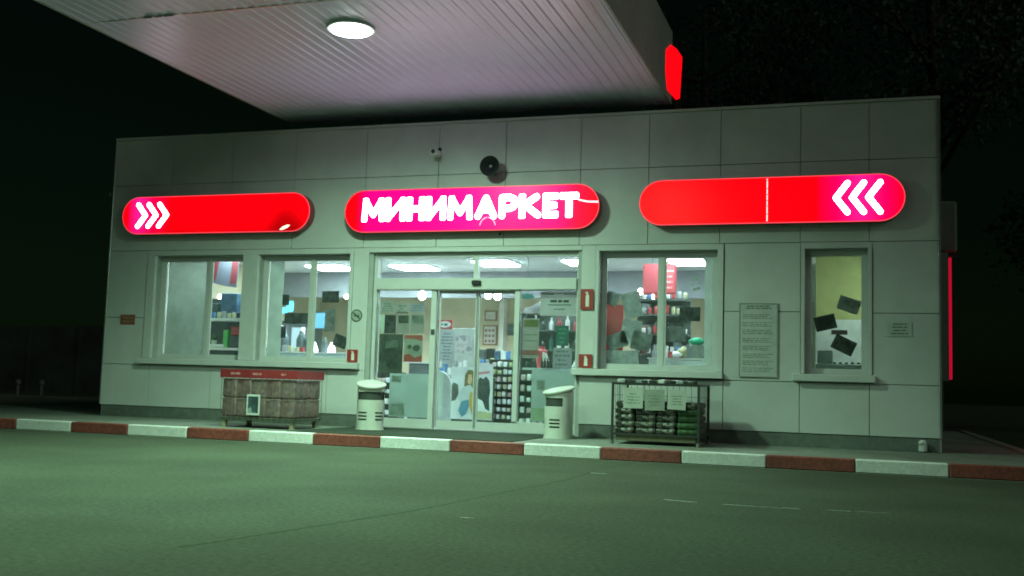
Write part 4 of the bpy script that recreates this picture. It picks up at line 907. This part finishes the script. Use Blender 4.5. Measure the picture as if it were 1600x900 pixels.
t = poster('promotion_poster', 'big promotional board with a dark round shape standing low behind the right door leaf', 'poster', (6.25, 6.56, .27, 1.24), SKY, y=1.975, parts=(
    ('picture', mat('pp_pink', (.5, .22, .26)), [(.1, .80), (.8, .84), (.8, .88), (.1, .85)]), ('picture', mat('pp_black', (.02, .03, .03), var=.8, scale=20), [(.02, .56), (.10, .70), (.24, .76), (.42, .73), (.60, .78), (.80, .70), (.86, .52), (.80, .36), (.58, .28), (.40, .34), (.16, .38)]), ('picture', mat('pp_black', (.02, .03, .03)), [(.35, .4), (.8, .42), (.85, .16), (.6, .2)]), ('picture', mat('pp_gold2', (.35, .36, .2)), [(0, .02), (1, .02), (1, .13), (0, .16)])))
bm = B(); box(bm, 5.76, 6.58, 1.985, 2.02, .17, 1.0); o = obj('poster_support', bm, BLK); tag(o, 'dark board holding up the promotional posters behind the doors', 'board')
# counter
t = thing('shop_counter', 'long counter with a white top behind the doors', 'counter', (5.2, 3.6, .17))
bm = B(); box(bm, 4.3, 6.3, 3.5, 4.1, .17, 1.25, bev=.01); obj('body', bm, mat('counter_dark', (.10, .12, .13), var=.5), t)
bm = B(); box(bm, 4.25, 6.35, 3.46, 4.14, 1.252, 1.29); obj('top', bm, PAPER, t)
for k, (x, w, h, m) in enumerate(((5.75, .13, .26, GREYP), (5.93, .14, .28, DARK), (6.12, .16, .24, GREYP), (5.45, .2, .3, PAPER), (5.15, .16, .2, mat('it_blue', (.06, .13, .22))))):
    bm = B(); box(bm, -w / 2, w / 2, -.08, .08, 0, h, bev=.012); o = obj('counter_box', bm, m); o.location = (x, 3.62, 1.292)
    tag(o, ('grey box on the counter left of two others', 'black box in the middle of the counter boxes', 'grey box at the right end of the counter boxes', 'white box on the counter behind the left door leaf', 'small blue box on the far left of the counter')[k], 'box')
# product racks
def rack(x0, x1, y, z0, z1, shelves, lab, plab, cols, seed):
    rnd = random.Random(seed)
    t = thing('product_rack', lab, 'rack', ((x0 + x1) / 2, y, .17), 'black product racks')
    bm = B(); box(bm, x0, x1, y + .28, y + .30, .17, z1); obj('back_panel', bm, BLK, t)
    bm = B(); box(bm, x0, x0 + .015, y, y + .278, .17, z1); box(bm, x1 - .015, x1, y, y + .278, .17, z1); obj('privacy_board', bm, BLK, t)
    dz = (z1 - z0) / shelves; n_ = max(2, int((x1 - x0 - .04) / .088)); protos = {}
    for s in range(shelves):
        z = z0 + s * dz
        bm = B(); box(bm, x0 + .016, x1 - .016, y, y + .277, z - .012, z, rot=None); obj('shelf', bm, BLK, t)
        for i in range(n_):
            c = rnd.choice(cols)
            if c not in protos:
                bm = B(); box(bm, -.036, .036, -.05, .05, 0, .082, bev=.018, seg=2); q = obj('snack_packet', bm, c, smooth=True); protos[c] = q
            else: q = protos[c].copy(); COL.objects.link(q)
            q.location = (x0 + .02 + (i + .5) * (x1 - x0 - .04) / n_, y + .07, z + .001); q.rotation_euler = (0, 0, rnd.uniform(-.3, .3)); q.scale = (1, 1, rnd.uniform(.8, 1.25))
            tag(q, plab, 'packet', 'packets on the product racks')
PC = [mat('sn_white', (.82, .82, .84), rough=.4), mat('sn_white2', (.7, .75, .8), rough=.4), mat('sn_pink', (.62, .48, .50), rough=.4), mat('sn_yel', (.5, .5, .3), rough=.4)]
rack(6.31, 6.76, 2.5, .28, 1.34, 8, 'black rack of pale packets standing behind the right door leaf', 'pale packet on the rack behind the right door leaf', PC, 1)
rack(7.40, 7.86, .75, .28, 1.14, 5, 'black rack of pale packets at the left of the right sidelight', 'pale packet on the rack at the left of the right sidelight', PC[:3], 2)
rack(4.10, 4.60, 2.4, .28, 1.06, 4, 'black rack of pale packets low at the left of the left sidelight', 'pale packet on the rack low at the left sidelight', PC, 3)
for k, (x, m) in enumerate(((6.40, 'it_blue'), (6.52, 'sn_white'), (6.62, 'bright_blue'), (6.70, 'sn_yel'))):
    mm = M.get(m) or mat('bright_blue', (.10, .25, .6)); bm = B(); box(bm, -.05, .05, -.05, .05, 0, .15, bev=.015, seg=2); o = obj('carton', bm, mm, smooth=True); o.location = (x, 2.66, 1.342); bm = None
    tag(o, ('dark blue', 'white', 'bright blue', 'yellowish')[k] + ' carton on top of the rack behind the right door leaf', 'carton', 'cartons on top of the rack')
bm = B(); box(bm, 6.31, 6.76, 2.5, 2.8, 1.3415, 1.3418); bm.free()
# right sidelight: counter, dark shelf unit with bottles
t = thing('shop_counter', 'pale counter behind the right sidelight', 'counter', (8, 1.3, .17))
bm = B(); box(bm, 7.9, 9.0, 1.0, 1.5, .17, 1.13, bev=.01); obj('body', bm, mat('counter_teal', (.35, .45, .45)), t)
bm = B(); box(bm, 7.36, 9.02, 1.10, 1.52, 1.145, 1.18); obj('top', bm, mat('counter_top', (.55, .62, .62)), t)
t = thing('shelf_unit', 'dark shelf unit behind the right sidelight', 'shelf unit', (7.9, 2.4, .17))
bm = B(); box(bm, 6.95, 8.3, 2.5, 2.55, .17, 2.15); obj('back_panel', bm, mat('unit_dark', (.11, .14, .13), var=.5), t)
for z in (1.17, 1.52, 1.86):
    bm = B(); box(bm, 6.95, 8.3, 2.2, 2.498, z - .02, z); obj('shelf', bm, mat('unit_shelf', (.12, .15, .15)), t)
for x in (6.95, 7.48, 8.28): bm = B(); box(bm, x, x + .03, 2.2, 2.498, .17, 1.14 if x == 7.48 else 2.15); obj('upright', bm, mat('unit_shelf', (.12, .15, .15)), t)
btl = None; rb = random.Random(5)
BC = [('white', mat('bt_white', (.65, .68, .66), rough=.3)), ('dark', mat('bt_dark', (.03, .05, .04), rough=.2)), ('red', mat('bt_red', (.45, .06, .07), rough=.3)), ('teal', mat('teal', (.04, .2, .17)))]
pro = {}
for z in (1.171, 1.521, 1.861):
    for i in range(9):
        nm, m = BC[rb.choice((0, 0, 1, 1, 1, 2, 3))]; h = rb.uniform(.16, .27)
        if nm not in pro:
            bm = B(); lathe(bm, [(.036, 0), (.038, .12), (.034, .15), (.014, .19), (.013, .22), (.016, .225), (.016, .24)], (0, 0, 0), 12); q = obj('bottle', bm, m, smooth=True); pro[nm] = q
        else: q = pro[nm].copy(); COL.objects.link(q)
        q.location = (7.06 + i * .145, 2.3, z); q.scale = (1.1, 1.1, h / .24); tag(q, nm + ' bottle standing in the dark shelf unit behind the right sidelight', 'bottle', 'bottles in the dark shelf unit')
q0 = None
for i in range(6):
    if q0 is None: bm = B(); lathe(bm, [(.022, 0), (.022, .1), (.01, .13), (.01, .16)], (0, 0, 0), 10); q0 = obj('small_bottle', bm, DARK, smooth=True); q = q0
    else: q = q0.copy(); COL.objects.link(q)
    q.location = (7.68 + i * .05, 1.14, 1.181); tag(q, 'small dark bottle in the row on the counter behind the right sidelight', 'bottle', 'row of small dark bottles on the counter')
q0 = None
for i in range(7):
    if q0 is None: bm = B(); box(bm, -.035, .035, -.04, .04, 0, .05, bev=.015, seg=2); q0 = obj('white_packet', bm, PAPER, smooth=True); q = q0
    else: q = q0.copy(); COL.objects.link(q)
    q.location = (8.02 + i * .075, 1.16, 1.181); q.rotation_euler = (0, 0, i * .7); tag(q, 'white packet lying on the counter at the right of the right sidelight', 'packet', 'white packets along the counter')
bm = B(); lathe(bm, [(.07, 0), (.10, .15), (.09, .28), (.05, .32), (.05, .36)], (0, 0, 0), 16); o = obj('red_jar', bm, mat('bt_red', (.45, .06, .07)), smooth=True); o.location = (7.60, 1.4, 1.181); tag(o, 'red rounded jar on the counter behind the right sidelight', 'jar')
bm = B(); prism(bm, [(7.66, 1.185), (7.76, 1.185), (7.765, 1.32), (7.72, 1.42), (7.67, 1.44)], 1.2, 1.26); o = obj('white_cone', bm, PAPER); tag(o, 'white curved stand-up card beside the tall poster in the right sidelight', 'card')
bm = B(); prism(bm, [(6.84, 2.152), (7.22, 2.152), (7.22, 2.26), (7.14, 2.36), (7.0, 2.28), (6.86, 2.25)], 2.3, 2.45); o = obj('heap_of_boxes', bm, mat('heap', (.22, .22, .22), var=.6, scale=6)); o.location = (.12, 0, 0); tag(o, 'grey heap of boxes on top of the dark shelf unit', 'boxes')
bm = B(); prism(bm, circ(6.98, 2.47, .13, .05), 2.48, 2.495); box(bm, 6.975, 6.985, 2.485, 2.49, 2.5, 3.197); o = obj('teal_hanging_sign', bm, mat('teal', (.04, .2, .17))); tag(o, 'small teal oval sign hanging above the shelf unit in the right sidelight', 'sign')
# window 3: red hanging light box, red panel, dark equipment
t = thing('hanging_lightbox', 'pinkish red lit menu box hanging inside the window right of the doors', 'lit sign', (9.5, 1.5, 2.45))
bm = B(); box(bm, 9.24, 9.79, 1.5, 1.56, 2.42, 2.92, bev=.03); obj('face', bm, emis('menu_red', (.40, .05, .07), .30), t)
bm = B()
for k in range(4): lines(bm, 9.50, 9.76, 2.50 + k * .09, 2.56 + k * .09, 1, 1.499, .03)
obj('print', bm, emis('menu_print', (.85, .35, .36), .3), t)
bm = B(); cyl(bm, (9.4, 1.53, 2.92), (9.4, 1.53, 3.19), .006, n=6); cyl(bm, (9.65, 1.53, 2.92), (9.65, 1.53, 3.19), .006, n=6); obj('wire', bm, BLK, t)
bm = B(); box(bm, 8.38, 8.72, 2.5, 2.56, .17, 2.33, bev=.004); o = obj('red_partition', bm, mat('panel_red', (.30, .03, .025), rough=.5)); tag(o, 'dark red upright panel at the left of the window right of the doors', 'panel')
t = thing('equipment_shelf', 'dark shelving of equipment in the middle of the window right of the doors', 'shelving', (9.2, 3.4, .17))
bm = B(); box(bm, 8.75, 9.72, 3.6, 3.7, .17, 2.50); obj('back_panel', bm, mat('unit_dark', (.11, .14, .13)), t)
bm = B()
for z in (1.5, 1.85, 2.2, 2.47): box(bm, 8.75, 9.72, 3.3, 3.598, z, z + .03)
obj('shelf', bm, mat('unit_shelf', (.12, .15, .15)), t)
re_ = random.Random(9)
for k in range(9):
    w, h = re_.uniform(.14, .26), re_.uniform(.14, .28); bm = B(); box(bm, -w / 2, w / 2, -.1, .1, 0, h, bev=.012); q = obj('equipment_box', bm, (GREYP, DARK, mat('eq_grey', (.2, .24, .24)), mat('eq_brown', (.2, .15, .12)))[k % 4])
    q.location = (8.92 + (k % 3) * .30, 3.43, (1.531, 1.881, 2.231)[k // 3]); q.scale = (1, 1, .95); tag(q, ('dark patterned', 'black', 'grey', 'brown')[k % 4] + ' box on the ' + ('lower', 'middle', 'upper')[k // 3] + ' shelf of the dark shelving', 'box', 'boxes on the dark shelving')
t = thing('shop_counter', 'white counter along the bottom of the window beside the notice board', 'counter', (9.9, 1.1, .17))
bm = B(); box(bm, 9.45, 10.33, 1.05, 1.5, .17, 1.36, bev=.008); obj('body', bm, mat('counter_white', (.55, .62, .64)), t)
bm = B(); box(bm, 9.43, 10.35, 1.03, 1.52, 1.362, 1.385); obj('top', bm, PAPER, t)
for nm, lab, cat, loc, sc, m in (('green_bowl', 'green bowl on the white counter beside the cream partition', 'bowl', (10.17, 1.25, 1.60), (.13, .1, .08), mat('bowl_green', (.03, .38, .22))), ('yellow_bag', 'yellowish bag on the white counter', 'bag', (9.96, 1.25, 1.387), (.11, .1, .12), mat('bag_yel', (.42, .42, .22))), ('white_bag', 'white crumpled bag at the left of the white counter', 'bag', (9.84, 1.15, 1.387), (.12, .09, .07), mat('sn_white', (.68, .68, .7)))):
    bm = B(); lathe(bm, [(.55, 0), (.9, .35), (1, .8), (.8, 1.2), (.35, 1.45)], (0, 0, 0), 14)
    for v in bm.verts: v.co *= 1 + .06 * math.sin(v.co.x * 7 + v.co.z * 9)
    o = obj(nm, bm, m, smooth=True); o.location = loc; o.scale = sc; tag(o, lab, cat)
bm = B(); box(bm, 10.03, 10.31, 1.14, 1.36, 1.387, 1.598, bev=.01); o = obj('grey_box', bm, mat('eq_grey', (.2, .24, .24))); tag(o, 'grey box under the green bowl on the white counter', 'box')
bm = B(); prism(bm, [(9.96, 2.2), (10.0, 2.2), (10.0, 2.19)], 2.9, 2.91); bm.free()
t = thing('frosty_sticker', 'white snowflake-like sticker high at the right of the pane beside the notice board', 'sticker', (10.27, .232, 2.45))
bm = B()
for k in range(6):
    a = k * PI / 3 + .2; c = (10.29 + .06 * math.cos(a), 2.46 + .085 * math.sin(a)); prism(bm, [(c[0] + .028 * math.cos(q * PI / 4), c[1] + .028 * math.sin(q * PI / 4)) for q in range(8)], .2325 + .001 * k, .2333 + .001 * k)
obj('shape', bm, mat('sticker_white', (.6, .66, .62)), t)
# yellow room: low cabinet, clutter, small pink light
t = thing('washroom_cabinet', 'pale bluish cabinet low in the rightmost window', 'cabinet', (12.4, 1.1, .17))
bm = B(); box(bm, 11.9, 13.1, .8, 1.3, .17, 1.34, bev=.01); obj('body', bm, mat('cab_blue', (.25, .36, .36), rough=.5), t)
bm = B()
for k in range(6): box(bm, 12.22 + k * .085, 12.26 + k * .085, .98, 1.02, 1.342, 1.37)
obj('knob', bm, DARK, t)
bm = B(); box(bm, 12.0, 12.22, .85, 1.05, 1.342, 1.54, bev=.03, seg=2); o = obj('grey_bag', bm, mat('bag_grey', (.22, .30, .32), rough=.6), smooth=True); tag(o, 'grey bag on the cabinet in the rightmost window', 'bag')
bm = B(); sph(bm, (12.50, .40, 1.64), .02); o = obj('indicator_light', bm, emis('pink_led', (1, .35, .45), .7)); tag(o, 'tiny pink indicator light in front of the lowest sheet in the rightmost window', 'light')
t = thing('ceiling_light', 'narrow pair of glowing beads imitating reflections at the top left of the rightmost window', 'imitated reflection', (11.93, .3, 2.8))
bm = B(); sph(bm, (11.905, .30, 2.80), .022, (.6, .6, 1.7)); sph(bm, (11.965, .30, 2.80), .022, (.7, .6, 1.9)); obj('bulb', bm, emis('reflection_white', (.9, 1, .9), 1.5), t, smooth=True)  # glowing beads stand in for reflections in the glass

# small stock filling counters and shelves
def stock(name, spots, mats, sz, place, group, seed):
    rn = random.Random(seed); pr = {}
    for (x, y, z) in spots:
        cn, m = rn.choice(mats); w, d, h = sz
        if cn not in pr:
            bm = B(); box(bm, -w / 2, w / 2, -d / 2, d / 2, 0, h, bev=min(w, h) * .18, seg=2); q = obj(name, bm, m, smooth=True); pr[cn] = q
        else: q = pr[cn].copy(); COL.objects.link(q)
        q.location = (x + rn.uniform(-.01, .01), y, z); q.rotation_euler = (0, 0, rn.uniform(-.4, .4)); q.scale = (rn.uniform(.8, 1.1), 1, rn.uniform(.6, 1.3)); tag(q, cn + ' ' + place, 'packet', group)
SM = [('white', M['sn_white']), ('grey', mat('st_grey', (.35, .37, .38))), ('blue', mat('bright_blue', (.1, .25, .6))), ('red', mat('bt_red', (.45, .06, .07))), ('dark', mat('st_dark', (.06, .07, .07))), ('yellowish', M['sn_yel'])]
stock('shelf_packet', [(8.82 + i * .105, 3.31, z) for z in (1.531, 1.881, 2.231, 2.501) for i in range(9)], SM, (.075, .04, .12), 'packet at the front edge of the dark shelving, window right of the doors', 'packets along the dark shelving', 21)
stock('counter_packet', [(9.53 + i * .085, 1.10, 1.387) for i in range(4)], SM, (.07, .06, .10), 'small packet on the white counter beside the notice board window', 'packets on the white counter', 22)
stock('counter_packet', [(1.35 + i * .13, 2.96, 1.412) for i in range(8)], SM, (.09, .06, .12), 'packet along the front of the low counter in the second window', 'packets on the low counter', 23)
stock('counter_packet', [(5.25 + i * .095, 3.50, 1.292) for i in range(11)], SM, (.08, .05, .10), 'packet along the front of the long counter behind the doors', 'packets on the long counter', 24)
stock('shelf_packet', [(1.36 + i * .105, .95, 1.932) for i in range(8)] + [(1.40 + i * .12, .99, .942) for i in range(6)], SM, (.08, .03, .10), 'small packet on the shelf unit in the leftmost window', 'packets on the white window shelf', 25)
stock('hanging_packet', [(5.14 + i * .10, 3.03, 1.05 + .13 * j) for i in range(6) for j in range(2)], SM[:3], (.075, .03, .11), 'packet clipped on the pale stand below the price lists', 'packets clipped to the stand', 26)

# thin paper, film and blinds let the shop's light through from behind
for nm in ('photo_dark_b', 'photo_mid', 'photo_pale', 'sheet_pale', 'sheet_faint', 'sheet_blue', 'frosted_film', 'notice_big', 'blind', 'poster_cream', 'teal', 'mustard', 'salmon'):
    m = M.get(nm)
    if not m: continue
    n = m.node_tree.nodes; l = m.node_tree.links; b = n['Principled BSDF']; tl = n.new('ShaderNodeBsdfTranslucent'); mxs = n.new('ShaderNodeMixShader')
    if b.inputs['Base Color'].links: l.new(b.inputs['Base Color'].links[0].from_socket, tl.inputs[0])
    mxs.inputs[0].default_value = .5; l.new(b.outputs[0], mxs.inputs[1]); l.new(tl.outputs[0], mxs.inputs[2]); l.new(mxs.outputs[0], n['Material Output'].inputs[0])
